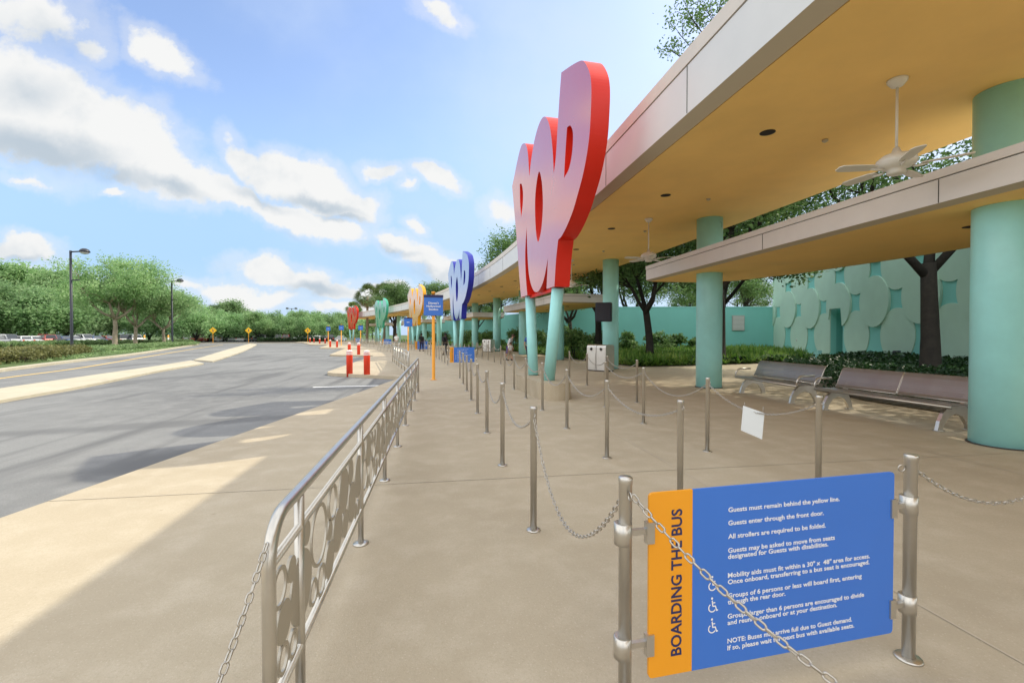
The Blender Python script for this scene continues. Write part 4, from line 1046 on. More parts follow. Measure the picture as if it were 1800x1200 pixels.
# ------------------------------------------------------------------ leaves
def np_mesh(name, V, F4, m):
    me = bpy.data.meshes.new(name); nv = len(V); nf = len(F4)
    me.vertices.add(nv); me.vertices.foreach_set('co', np.asarray(V, np.float32).ravel())
    me.loops.add(nf * 4); me.loops.foreach_set('vertex_index', np.asarray(F4, np.int32).ravel())
    me.polygons.add(nf); me.polygons.foreach_set('loop_start', np.arange(0, nf * 4, 4, dtype=np.int32)); me.polygons.foreach_set('loop_total', np.full(nf, 4, np.int32))
    me.update(calc_edges=True); me.materials.append(m); return me
def leaf_cloud(name, C, Ls, wr, m, rng, upbias=.25, fold=.0):
    """diamond leaf faces at points C (n,3); Ls leaf length(s)"""
    n = len(C); a = rng.normal(size=(n, 3)); a[:, 2] *= .7; a /= np.linalg.norm(a, axis=1)[:, None]
    u = rng.normal(size=(n, 3)); u[:, 2] += upbias * 4; b = np.cross(a, u); b /= np.linalg.norm(b, axis=1)[:, None] + 1e-9
    L = (Ls * rng.uniform(.65, 1.3, n))[:, None]
    V = np.empty((n, 4, 3)); V[:, 0] = C - a * L * .5; V[:, 1] = C + b * L * wr * .5; V[:, 2] = C + a * L * .5; V[:, 3] = C - b * L * wr * .5
    return np_mesh(name, V.reshape(-1, 3), np.arange(n * 4).reshape(-1, 4), m)
def crown_points(rng, n, R_, Hc, zc, lobes, lobe_r, flat=.7):
    """lumpy crown: leaves on the shells of many lobes spread over an ellipsoid"""
    d = rng.normal(size=(lobes, 3)); d /= np.linalg.norm(d, axis=1)[:, None]; d[:, 2] = np.abs(d[:, 2]) * 1.25 - .42
    rad = rng.uniform(.45, .92, lobes) ** .6
    c = d * rad[:, None] * np.array([R_, R_, Hc]); lr = lobe_r * rng.uniform(.55, 1.25, lobes)
    # clumps inside each lobe
    k = rng.choice(lobes, n, p=lr ** 2 / (lr ** 2).sum())
    q = rng.normal(size=(n, 3)); q /= np.linalg.norm(q, axis=1)[:, None]
    # cluster directions so that twigs with gaps form
    nt = lobes * 16; td = rng.normal(size=(nt, 3)); td /= np.linalg.norm(td, axis=1)[:, None]; ti = rng.integers(0, 16, n) + k * 16
    q = td[ti] * 1.0 + q * .42
    r = rng.uniform(.55, 1.08, n)[:, None]
    pts = c[k] + q * r * lr[k][:, None] * np.array([1, 1, flat])
    pts[:, 2] += zc
    return pts, c + np.array([0, 0, zc]), lr
def tree_proto(seed, H, R_, trunk_h, tr, lobes, lobe_r, n, L, leafm, barkm, wr=.5, spread=1.0, lean=0.0, droop=0, nprim=4, wob=.06):
    rng = np.random.default_rng(seed); rnd = random.Random(seed)
    Hc = (H - trunk_h) * .56; zc = trunk_h + (H - trunk_h) * .46
    pts, cs, lr = crown_points(rng, n, R_ * .8, Hc, zc, lobes, lobe_r)
    if droop: pts[:, 2] -= droop * rng.random(n) ** 3
    pts[:, 0] += lean * np.clip(pts[:, 2] / H, 0, 1)
    crown = leaf_cloud('crown', pts, L, wr, leafm, rng)
    mb = MB(); top = Vector((lean * .25, 0, trunk_h))
    base = [(0, 0, -.05), (0, 0, .12), (rnd.uniform(-wob, wob), rnd.uniform(-wob, wob), trunk_h * .35), (lean * .12 + rnd.uniform(-wob, wob) * 1.5, rnd.uniform(-wob, wob) * 1.5, trunk_h * .7), top]
    mb.tube(base, [tr * 1.55, tr * 1.2, tr, tr * .9, tr * .85], 14)
    order = np.argsort(-lr)[:min(lobes, 16)]
    prim = []
    for i in range(nprim):
        az = 6.283 * (i + rnd.uniform(-.25, .25)) / nprim; rr_ = R_ * rnd.uniform(.16, .30); pe = Vector((top.x + rr_ * math.cos(az), rr_ * math.sin(az), trunk_h + (H - trunk_h) * rnd.uniform(.12, .30)))
        st = top + Vector((0, 0, -trunk_h * rnd.uniform(.0, .16))); rp = tr * rnd.uniform(.5, .68)
        mb.tube([st, st.lerp(pe, .5) + Vector((rnd.uniform(-.15, .15), rnd.uniform(-.15, .15), -.12)), pe], [rp * 1.1, rp * .9, rp * .75], 10); prim.append((pe, rp * .75))
    for j in order:
        c = Vector(cs[j]); c.x += lean * c.z / H
        st, rp = min(prim, key=lambda q: (q[0] - c).length)
        mid = st.lerp(c, .45) + Vector((rnd.uniform(-.4, .4), rnd.uniform(-.4, .4), rnd.uniform(-.2, .5))); mid2 = st.lerp(c, .75) + Vector((rnd.uniform(-.3, .3), rnd.uniform(-.3, .3), rnd.uniform(0, .5)))
        r0 = rp * rnd.uniform(.55, .8); mb.tube([st, mid, mid2, c], [r0, r0 * .7, r0 * .45, r0 * .2], 8)
        for _ in range(3):
            e = c + Vector((rnd.uniform(-1, 1), rnd.uniform(-1, 1), rnd.uniform(-.5, .8))) * float(lr[j]) * .9
            mb.tube([mid2, mid2.lerp(e, .55) + Vector((0, 0, .15)), e], [r0 * .35, r0 * .22, r0 * .08], 5)
    me = bpy.data.meshes.new('trunk'); me.from_pydata(mb.v, [], mb.f); me.polygons.foreach_set('use_smooth', mb.smooth); me.materials.append(barkm); me.update()
    return me, crown
def plant_tree(proto, name, label, loc, rz=0, sc=(1, 1, 1), group=None):
    t = thing(name, label, 'tree', loc, rz, group); t.scale = sc
    for nm, me in zip(('trunk', 'crown'), proto):
        o = bpy.data.objects.new(nm, me); COL.objects.link(o); o.parent = t
    return t
OAK = tree_proto(11, 12.5, 7.6, 3.6, .26, 30, 2.1, 26000, .26, M['leaf_light'], M['bark_pale'], .5)
OAK2 = tree_proto(12, 11.0, 6.6, 3.0, .24, 24, 2.0, 20000, .28, M['leaf_light'], M['bark_pale'], .5)
MASS = tree_proto(13, 9.5, 5.4, .7, .28, 30, 2.0, 17000, .38, M['leaf_mid'], M['bark_dark'], .55, droop=2.6)
MASS2 = tree_proto(14, 10.5, 4.8, 1.2, .28, 28, 1.8, 16000, .38, M['leaf_light'], M['bark_dark'], .55, droop=2.2)
BACK = tree_proto(15, 12.0, 5.6, 4.0, .30, 26, 1.9, 26000, .22, M['leaf_oak'], M['bark_dark'], .5)
BACK2 = tree_proto(16, 10.5, 4.6, 3.6, .24, 22, 1.8, 22000, .22, M['leaf_oak'], M['bark_dark'], .5, lean=1.6)
g1 = 'broad pale trunked trees on the verge'
def at_depth(u, depth, z=0):
    r = (u - 900) / 800; return (r * math.cos(YAW) * depth + math.sin(YAW) * depth, math.cos(YAW) * depth - r * math.sin(YAW) * depth, z)
plant_tree(OAK, 'verge_tree', 'large spreading tree with pale trunk just right of the tall lamp', at_depth(202, 64), R(20), (1.1, 1.1, 1.1), g1)
plant_tree(OAK2, 'verge_tree', 'middle tree of the three with pale leaning trunks on the verge', at_depth(238, 68), R(130), (1.0, 1.0, 1.0), g1)
plant_tree(OAK2, 'verge_tree', 'right hand smaller tree of the three with pale trunks on the verge', at_depth(288, 73), R(250), (.9, .9, .86), g1)
g2 = 'background trees behind the car park'
rnd = random.Random(4)
for i, (u, dp, sc, pr) in enumerate([(-60, 78, 1.4, 0), (-20, 92, 1.6, 1), (14, 84, 1.4, 0), (50, 94, 1.45, 1), (84, 86, 1.3, 0), (118, 92, 1.35, 1), (150, 98, 1.2, 0), (200, 104, 1.05, 1), (262, 104, 1.0, 0), (318, 104, 1.0, 1), (345, 96, .88, 0), (372, 110, .92, 1), (400, 104, .78, 0), (428, 112, .84, 0), (452, 104, .74, 1), (478, 112, .82, 0), (503, 108, .76, 0), (528, 114, .80, 1), (550, 110, .76, 0), (572, 116, .74, 0), (596, 124, .72, 1), (410, 124, 1.02, 1), (360, 126, 1.12, 0), (465, 126, .92, 0), (520, 128, .94, 0), (-110, 86, 1.25, 1), (560, 130, .86, 1), (620, 132, .7, 0), (645, 136, .7, 1)]):
    plant_tree((MASS, MASS2)[pr], 'background_tree', ['dense mid green tree in the leafy belt behind the parked cars', 'paler loose crowned tree in the leafy belt behind the parked cars'][pr], at_depth(u, dp), R(rnd.uniform(0, 360)), (sc * rnd.uniform(.92, 1.2), sc * rnd.uniform(.92, 1.2), sc * rnd.uniform(.88, 1.14)), g2 + (' dense' if pr == 0 else ' pale'))
for u, dp, sc, lab in ((384, 122, .92, 'slim open crowned tree poking above the distant tree line'), (402, 125, .96, 'second slim open crowned tree above the distant tree line, right of the first'), (8, 98, 1.18, 'tall open crowned tree at the left edge above the leafy belt'), (655, 120, .72, 'slim tree at the far end of the roof by the palm')):
    plant_tree(BACK2, 'background_tree', lab, at_depth(u, dp), R(u * 7), (sc * .7, sc * .7, sc), None)
# trees behind the shelters
BIG = tree_proto(21, 15.5, 9.2, 4.3, .28, 40, 2.0, 52000, .18, M['leaf_oak'], M['bark_dark'], .5, lean=1.1, droop=1.6, nprim=3, wob=.16)
plant_tree(BIG, 'shade_tree', 'big dark trunked oak between the benches and the disc wall', (18.2, 14.4, 0), R(60), (1, 1, 1), None)
TL = [('tall oak behind the middle teal column, leaf sprays showing above the high roof edge', at_depth(1262, 25)[:2], 1.12, BACK, 75), ('oak behind the teal column seen in the gap between the two roofs', at_depth(1258, 33)[:2], 1.15, BACK2, 330), ('tree close behind the low canopy at the right edge', (22.5, 10.5), .95, BACK2, 45),
      ('leaning dark trunked tree in the strap leaf bed right of the screen column', (12.4, 25.6), .92, BACK2, 200), ('dark slim tree in the bed just right of the red letters legs', (10.9, 30.5), .8, BACK, 20),
      ('oak rising above the roof between the blue and red letter signs', P(46, 13.5), 1.12, BACK, 140), ('tree behind the garden wall seen over the low canopy', (22, 50), .95, BACK, 300), ('tree behind the garden wall left of the wall vent', (30, 49), .85, BACK2, 80),
      ('shrubby tree standing behind the garden wall near the disc building corner', (36, 50), .8, BACK, 10), ('tree in the bed behind the second low canopy', P(38, 13.8), .85, BACK2, 100), ('tree in the bed level with the blue letter sign', P(56, 13.5), .85, BACK, 220),
      ('far tree showing over the roof beside the palm', at_depth(694, 88)[:2], .98, BACK, 60), ('small far tree over the roof right of the yellow letters', at_depth(772, 80)[:2], 1.02, BACK2, 260), ('far bushy tree beside the end of the roof', P(66, 14.5), .82, BACK2, 0), ('tree behind the wall beyond the waste bin', (14.5, 51), .9, BACK2, 160), ('far tree behind the last columns', P(104, 13), .8, BACK, 190)]
for lab, (x, y), sc, pr, rz in TL: plant_tree(pr, 'shade_tree', lab, (x, y, 0), R(rz), (sc, sc, sc), 'trees behind the shelters')
def sprays(tree_label, pts, root, seed):
    t = [o for o in S.objects if o.get('label') == tree_label][0]; rng = np.random.default_rng(seed)
    inv = (Matrix.Translation(t.location) @ Euler(t.rotation_euler).to_matrix().to_4x4() @ Matrix.Diagonal((*t.scale, 1))).inverted()
    mb = MB(); C = []
    for p in pts:
        p = Vector(p); r0 = Vector(root); mid = r0.lerp(p, .6) + Vector((rng.normal() * .3, rng.normal() * .3, .3)); mb.tube([r0, mid, p], [.07, .035, .012], 6)
        for _ in range(4):
            e = p + Vector(rng.normal(size=3)) * .42; mb.tube([mid.lerp(p, .7), p.lerp(e, .5), e], [.015, .010, .005], 4)
            C.append(np.array(tuple(e)) + rng.normal(size=(46, 3)) * .24)
    b = mb.build('branches', M['bark_dark'], t); b.matrix_parent_inverse = inv
    o = bpy.data.objects.new('leaf_sprays', leaf_cloud('leaf_sprays', np.concatenate(C), .17, .5, M['leaf_oak'], rng)); COL.objects.link(o); o.parent = t; o.matrix_parent_inverse = inv
def on_ray(u, v, depth):
    x, y, _ = at_depth(u, depth); return (x, y, CAM_H + (588 - v) / 800 * depth)
sprays(TL[0][0], [on_ray(u, v, dd) for u, v, dd in ((1188, 62, 23), (1182, 96, 22.5), (1212, 40, 23.5), (1235, 15, 23), (1250, 52, 24), (1222, 84, 23), (1262, 8, 23.5), (1200, 20, 22.5), (1245, 30, 23))], on_ray(1262, 190, 25), 5)
# palms
def palm(label, loc, H, seed, Rr=2.6):
    rng = np.random.default_rng(seed); rnd = random.Random(seed)
    t = thing('palm_tree', label, 'palm tree', loc, 0, 'palms behind the far roof')
    MB().tube([(0, 0, 0), (.1, 0, H * .5), (.15, 0, H)], [.3, .24, .22], 10).build('trunk', M['bark_pale'], t)
    def fans(cnt, el0, el1, m, nm, ln):
        V = []; F = []
        for i in range(cnt):
            az = rnd.uniform(0, 2 * math.pi); el = R(rnd.uniform(el0, el1)); dr = Vector((math.cos(az) * math.cos(el), math.sin(az) * math.cos(el), math.sin(el)))
            hub = Vector((.15, 0, H)) + dr * ln * rnd.uniform(.45, .6); side = dr.cross(Vector((0, 0, 1))).normalized(); rl = rnd.uniform(-1.2, 1.2); side = side * math.cos(rl) + side.cross(dr) * math.sin(rl); upv = side.cross(dr)
            for k in range(15):
                a = R(-78 + 156 * k / 14); dd = (dr * math.cos(a) + side * math.sin(a)); ll = ln * .55 * (1 - .25 * abs(a) / 1.4)
                tip = hub + dd * ll + Vector((0, 0, -.25 * ll)); w = dd.cross(upv).normalized() * .05; mid = hub + dd * ll * .5 + upv * .05
                o = len(V); V += [hub, mid + w, tip, mid - w]; F.append([o, o + 1, o + 2, o + 3])
        me = np_mesh(nm, np.array([tuple(v) for v in V]), np.array(F), m); o = bpy.data.objects.new(nm, me); COL.objects.link(o); o.parent = t
    fans(60, -35, 85, M['leaf_palm'], 'fronds', Rr); fans(34, -80, -40, M['frond_dry'], 'dead_fronds', Rr * .8)
palm('fan palm rising over the far end of the roof', at_depth(645, 95), 9.6, 3, 3.0)
palm('small fan palm tip peeking above the far red letters', at_depth(621, 108), 7.6, 5, 2.2)
palm('fan palm half hidden beside the far tree over the roof', at_depth(675, 92), 9.8, 8, 2.6)

# ------------------------------------------------------------------ hedges and ground cover
def in_poly(x, y, poly):
    ins = np.zeros(len(x), bool); n = len(poly)
    for i in range(n):
        x1, y1 = poly[i]; x2, y2 = poly[(i + 1) % n]
        c = ((y1 > y) != (y2 > y)) & (x < (x2 - x1) * (y - y1) / (y2 - y1 + 1e-12) + x1); ins ^= c
    return ins
def scatter(poly, n, rng, near=None):
    xs = [p[0] for p in poly]; ys = [p[1] for p in poly]; X = []; 
    while sum(len(a) for a in X) < n:
        x = rng.uniform(min(xs), max(xs), n * 2); y = rng.uniform(min(ys), max(ys), n * 2); k = in_poly(x, y, poly)
        if near: k &= rng.random(len(x)) < np.clip(near / (np.hypot(x, y) + 1e-6), 0, 1) ** 2
        X.append(np.stack([x[k], y[k]], 1))
    return np.concatenate(X)[:n]
def lumps(p, rng_seed, scale=1.3):
    r = np.random.default_rng(rng_seed); k = r.normal(size=(6, 2)) * scale; ph = r.uniform(0, 6.28, 6)
    return sum(np.sin(p @ k[i] + ph[i]) for i in range(6)) / 6
def obj_from(me, name, loc=(0, 0, 0)):
    o = bpy.data.objects.new(name, me); COL.objects.link(o); o.location = loc; return o
def cover(name, poly, n, h0, h1, L, wr, m, seed, near=None, kind='stuff', label=None, cat=None, zmin=0.0):
    rng = np.random.default_rng(seed); p = scatter(poly, n, rng, near); hh = h0 + (h1 - h0) * (.5 + .5 * np.clip(lumps(p, seed) * 1.6, -1, 1))
    z = zmin + hh * np.sqrt(rng.uniform(.04, 1, n)); C = np.column_stack([p, z])
    d = np.hypot(p[:, 0], p[:, 1]); Lk = L * np.clip(d / 22, .55, 1.5) if near else np.full(n, L)
    me = leaf_cloud(name, C, Lk, wr, m, rng, .4); o = obj_from(me, name)
    return tag(o, label, cat, None, kind)
def hedge(name, pts, w, h, n, L, m, seed, label, group):
    """rounded hedge: a leafy shell over a winding ridge"""
    rng = np.random.default_rng(seed); pts = [Vector(p) for p in pts]; acc = [0]
    for i in range(len(pts) - 1): acc.append(acc[-1] + (pts[i + 1] - pts[i]).length)
    s_ = rng.uniform(0, acc[-1], n); a = rng.uniform(0, math.pi, n); r = rng.uniform(.72, 1.06, n)
    idx = np.clip(np.searchsorted(acc, s_, 'right') - 1, 0, len(pts) - 2); A = np.array([tuple(p) for p in pts]); acc = np.array(acc)
    f = ((s_ - acc[idx]) / (acc[idx + 1] - acc[idx]))[:, None]; B = A[idx] * (1 - f) + A[idx + 1] * f; T = A[idx + 1] - A[idx]; T /= np.linalg.norm(T, axis=1)[:, None]; N_ = np.stack([-T[:, 1], T[:, 0]], 1)
    bumpy = 1 + .16 * np.sin(s_ * 1.7 + seed) * np.sin(a * 3 + s_ * .6) + .10 * np.sin(s_ * 4.1 + a * 4)
    xy = B + N_ * (np.sign(np.cos(a)) * np.abs(np.cos(a)) ** .5 * w / 2 * r * bumpy)[:, None]; z = np.sin(a) ** .45 * h * r * bumpy
    me = leaf_cloud(name, np.column_stack([xy, z]), L, .55, m, rng, .3); o = obj_from(me, 'foliage')
    t = thing(name, label, 'hedge', (pts[0].x, pts[0].y, 0), 0, group); o.parent = t; o.matrix_parent_inverse = Matrix.Translation((-pts[0].x, -pts[0].y, 0))
    core = ribbon([tuple(p) for p in pts], w * .62, h * .62, -.02); c = core.build('branches', M['earth'], t); c.matrix_parent_inverse = o.matrix_parent_inverse
    return t
# verge side: olive hedge in front, pale green hedge behind
q = [px(-60, 641, 0), px(40, 633, 0), px(115, 623, 0)]; hedge('front_hedge', [back_ext(q[0], q[1], 6)] + q, 3.0, .72, 16000, .16, M['leaf_brown'], 31, 'low olive brown clipped hedge along the road kerb at far left', 'hedges along the road')
q = [px(118, 622.5, 0), px(190, 617, 0), px(260, 611, 0), px(330, 605.5, 0)]; hedge('front_hedge', q, 3.2, .5, 16000, .17, M['leaf_hedge'], 32, 'low green ground hedge along the road kerb right of the lamp', 'hedges along the road')
q = [at_depth(-90, 47)[:2], at_depth(0, 51)[:2], at_depth(60, 55)[:2], at_depth(130, 62)[:2], at_depth(190, 70)[:2]]; hedge('rear_hedge', q, 3.4, .74, 20000, .2, M['leaf_hedge'], 33, 'pale green bushy hedge hiding the lower half of the parked cars', 'hedges along the road')
q = [at_depth(196, 71)[:2], at_depth(250, 74)[:2], at_depth(300, 77)[:2], at_depth(338, 79)[:2]]; hedge('rear_hedge', q, 3, .7, 14000, .2, M['leaf_hedge'], 34, 'green hedge behind the three pale trunks', 'hedges along the road')
q = [at_depth(452, 98)[:2], at_depth(500, 100)[:2], at_depth(540, 102)[:2], at_depth(572, 104)[:2]]; hedge('far_hedge', q, 1.8, .85, 6000, .24, M['leaf_dark'], 35, 'low dark clipped hedge at the far end of the bus lane', 'hedges along the road')
verge = [px(-80, 646, 0), px(125, 631, 0), px(250, 617.5, 0), px(346, 604, 0), at_depth(338, 84)[:2], at_depth(190, 75)[:2], at_depth(60, 60)[:2], at_depth(-100, 50)[:2]]
cover('verge_grass', verge, 26000, .06, .22, .22, .3, M['leaf_hedge'], 36, zmin=-.02)
cover('woodland', [at_depth(u, 118)[:2] for u in range(-160, 700, 60)] + [at_depth(u, 140)[:2] for u in range(680, -200, -60)], 30000, 4.2, 7.5, .62, .6, M['leaf_mid'], 51, zmin=-.1)
# strap leaves behind the pavement
def straps(name, poly, n, m, seed, near):
    rng = np.random.default_rng(seed); p = scatter(poly, n, rng, near); nb = 9
    V = []; 
    base = np.repeat(p, nb, 0); N_ = len(base); az = rng.uniform(0, 6.283, N_); ln = rng.uniform(.45, .95, N_) * np.repeat(1 + .35 * lumps(p, seed, .8), nb); w = rng.uniform(.022, .045, N_); el = rng.uniform(.7, 1.35, N_)
    dx, dy = np.cos(az), np.sin(az); sx, sy = -dy, dx
    def pt(t, s_):
        r = ln * np.cos(el) * t * 1.15; z = ln * np.sin(el) * t - .55 * ln * t * t * np.cos(el) * 1.3; ww = w * s_ * (1 - t ** 3)
        return np.stack([base[:, 0] + dx * r + sx * ww, base[:, 1] + dy * r + sy * ww, z + .03], 1)
    Q = [pt(0, 1), pt(0, -1), pt(.45, -1.3), pt(.45, 1.3), pt(.8, -1), pt(.8, 1), pt(1, -.2), pt(1, .2)]
    V = np.stack(Q, 1).reshape(-1, 3); o = np.arange(N_)[:, None] * 8
    F = np.concatenate([o + np.array([[0, 1, 2, 3]]), o + np.array([[3, 2, 4, 5]]), o + np.array([[5, 4, 6, 7]])]); return tag(obj_from(np_mesh(name, V, F, m), name), kind='stuff')
straps('strap_leaf_plants', BED_LILY, 5200, M['leaf_lily'], 41, 24)
cover('bed_undergrowth', BED_LILY, 26000, .15, .45, .2, .55, M['leaf_oak'], 42, 26)
edge_bed = [(9.6, 21.3), (14.5, 22.1), (19.5, 23.5), (23.0, 25.1), (22.6, 26.4), (19, 24.8), (14.3, 23.3), (9.7, 22.5)]
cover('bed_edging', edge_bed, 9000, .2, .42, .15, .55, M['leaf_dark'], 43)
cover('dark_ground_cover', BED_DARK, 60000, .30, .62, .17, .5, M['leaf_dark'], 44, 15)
# shrubs against the garden wall
rnd = random.Random(9)
for i, (u, dp, h) in enumerate([(1010, 30, 2.0), (1050, 33, 2.2), (1098, 36, 1.8), (1150, 36, 1.9), (1190, 38, 1.7), (1230, 38, 1.5), (985, 34, 2.4), (940, 40, 2.2), (905, 44, 2.3), (862, 50, 2.2), (848, 58, 2.2), (820, 62, 2.4), (780, 70, 2.4), (745, 76, 2.5)]):
    rng = np.random.default_rng(60 + i); n = 2600; pts, _, _ = crown_points(rng, n, h * .6, h * .5, h * .45, 9, h * .26)
    pts[:, 2] = np.clip(pts[:, 2], .05, None)
    x, y, _ = at_depth(u, dp); t = thing('shrub', ['leafy dark shrub against the turquoise garden wall right of the screen column', 'dark leafy shrub behind the far columns'][int(u < 1000)], 'shrub', (x, y, 0), 0, 'shrubs against the garden wall' if u > 1000 else 'shrubs behind the far columns')
    o = obj_from(leaf_cloud('foliage', pts, .2, .5, M['leaf_oak'], rng), 'foliage'); o.parent = t
    mb = MB()
    for k in range(4): mb.tube([(0, 0, 0), (rnd.uniform(-.3, .3), rnd.uniform(-.3, .3), h * .5)], [.04, .02], 5)
    mb.build('stem', M['bark_dark'], t)

# ------------------------------------------------------------------ parked cars
def car_mesh(kind, paint):
    t = bpy.data.objects.new('parked_car', None); COL.objects.link(t)
    suv = kind == 1; Lh = 2.25; hb = .95 if suv else .86; hr = 1.72 if suv else 1.43
    body = [(-Lh, .42), (-Lh, .72), (-2.1, hb - .02), (-1.25 if suv else -1.0, hb + .06), (1.35, hb + .05), (2.15 if suv else 2.0, hb), (Lh, .75), (Lh - .02, .40)]
    def loft(prof, w0, w1, zlo, zhi, mb):
        n = len(prof); vs = []
        for s_ in (-1, 1):
            for x, z in prof:
                k = (z - zlo) / (zhi - zlo); vs.append((x * (1 - .0), s_ * (w0 + (w1 - w0) * k), z))
        fs = [list(range(n)), list(range(2 * n - 1, n - 1, -1))] + [[i, (i + 1) % n, n + (i + 1) % n, n + i] for i in range(n)]; mb.add(vs, fs)
    mb = MB(); loft([(-Lh + .06, .24)] + body + [(Lh - .1, .24)], .88, .84, .24, hb, mb); mb.build('body', paint, t)
    roof = [(-.95, hb + .05), (-.15, hr - .06), (.2, hr), (1.1, hr - .01), (1.9 if suv else 1.15, hr - .08), (2.12 if suv else 1.75, hb + .05)]
    mb = MB(); loft(roof, .80, .60, hb, hr, mb); mb.build('cabin', paint, t)
    gl = MB()
    for s_ in (-1, 1):
        def g(x, z): k = (z - hb) / (hr - hb); return (x, s_ * (.806 - .2 * k), z)
        z0, z1 = hb + .09, hr - .10
        for q in ([(-.70, z0), (.33, z0), (.33, z1), (-.05, z1)], [(.40, z0), (1.62 if suv else 1.4, z0), (1.62 if suv else 1.02, z1), (.40, z1)]):
            gl.add([g(*p) for p in q], [(0, 1, 2, 3)])
    gl.build('side_windows', M['glass'], t, fix=False)
    ws = MB(); ws.add([(-.93, -.70, hb + .09), (-.93, .70, hb + .09), (-.24, .56, hr - .07), (-.24, -.56, hr - .07)], [(0, 1, 2, 3)]); ws.build('windscreen', M['glass'], t, fix=False)
    xb, xt = (2.135, 1.935) if suv else (1.73, 1.24); rw = MB(); rw.add([(xb, -.70, hb + .10), (xb, .70, hb + .10), (xt, .56, hr - .12), (xt, -.56, hr - .12)], [(0, 3, 2, 1)]); rw.build('rear_window', M['glass'], t, fix=False)
    for x in (-1.4, 1.35):
        for s_ in (-1, 1):
            w = bpy.data.objects.new('wheel', None); COL.objects.link(w); w.parent = t; w.location = (x, s_ * .80, .33); w.rotation_euler = (R(90), 0, 0)
            MB().lathe([(.19, -.10), (.30, -.11), (.33, -.07), (.33, .07), (.30, .11), (.19, .10)], 18).build('tyre', M['tyre'], w); MB().lathe([(0, -.085), (.19, -.09), (.19, .09), (0, .085)], 14).build('rim', M['rim'], w)
    for s_ in (-1, 1):
        MB().box(-Lh - .012, -Lh + .05, s_ * .55, s_ * .82, .62, .74).build('headlight', M['lens'], t); MB().box(Lh - .05, Lh + .012, s_ * .58, s_ * .82, .66, .82).build('tail_light', M['bollard'], t)
    return t
PA = [('white', (.75, .76, .77)), ('silver', (.42, .43, .45)), ('dark grey', (.06, .065, .07)), ('black', (.012, .013, .015)), ('red', (.35, .02, .02)), ('blue', (.03, .08, .25))]
PM = {n: mat(n + ' car paint', c, .3, .1 if n in ('white', 'red', 'blue') else .5, coat=1) for n, c in PA}
protos = {}
rnd = random.Random(12)
spots = []
for u in range(-95, 232, 19): spots.append((u + rnd.uniform(-2, 2), 68 + (u + 60) * .05, 0))
for u in range(-60, 160, 21): spots.append((u, 79 + (u + 60) * .05, 0))
for u in range(338, 600, 13): spots.append((u + rnd.uniform(-1.5, 1.5), 103 + rnd.uniform(0, 1) + (u - 338) * .02, 1))
for u in range(345, 590, 17): spots.append((u, 113, 1))
for i, (u, dp, far_) in enumerate(spots):
    col = rnd.choices([p[0] for p in PA], [5, 4, 2, 2, 1, 1])[0]; kd = int(rnd.random() < .4)
    if i == 16 + 11 + 4: kd = 1
    key = (col, kd)
    where = 'car park beyond the left hedge' if not far_ else 'far car park below the tree line'
    lab = '%s %s parked in the %s' % (col, 'tall car' if kd else 'low car', where); grp = lab.replace('parked', 'cars parked')
    rz = R(rnd.choice([88, -88, 92, -91]) + (0 if far_ else 60))
    x, y, _ = at_depth(u, dp)
    if key not in protos: t = car_mesh(kd, PM[col]); protos[key] = t; t.location = (x, y, -.03); t.rotation_euler = (0, 0, rz); tag(t, lab, 'car', grp)
    else: dup(protos[key], (x, y, -.03), rz, lab, grp)

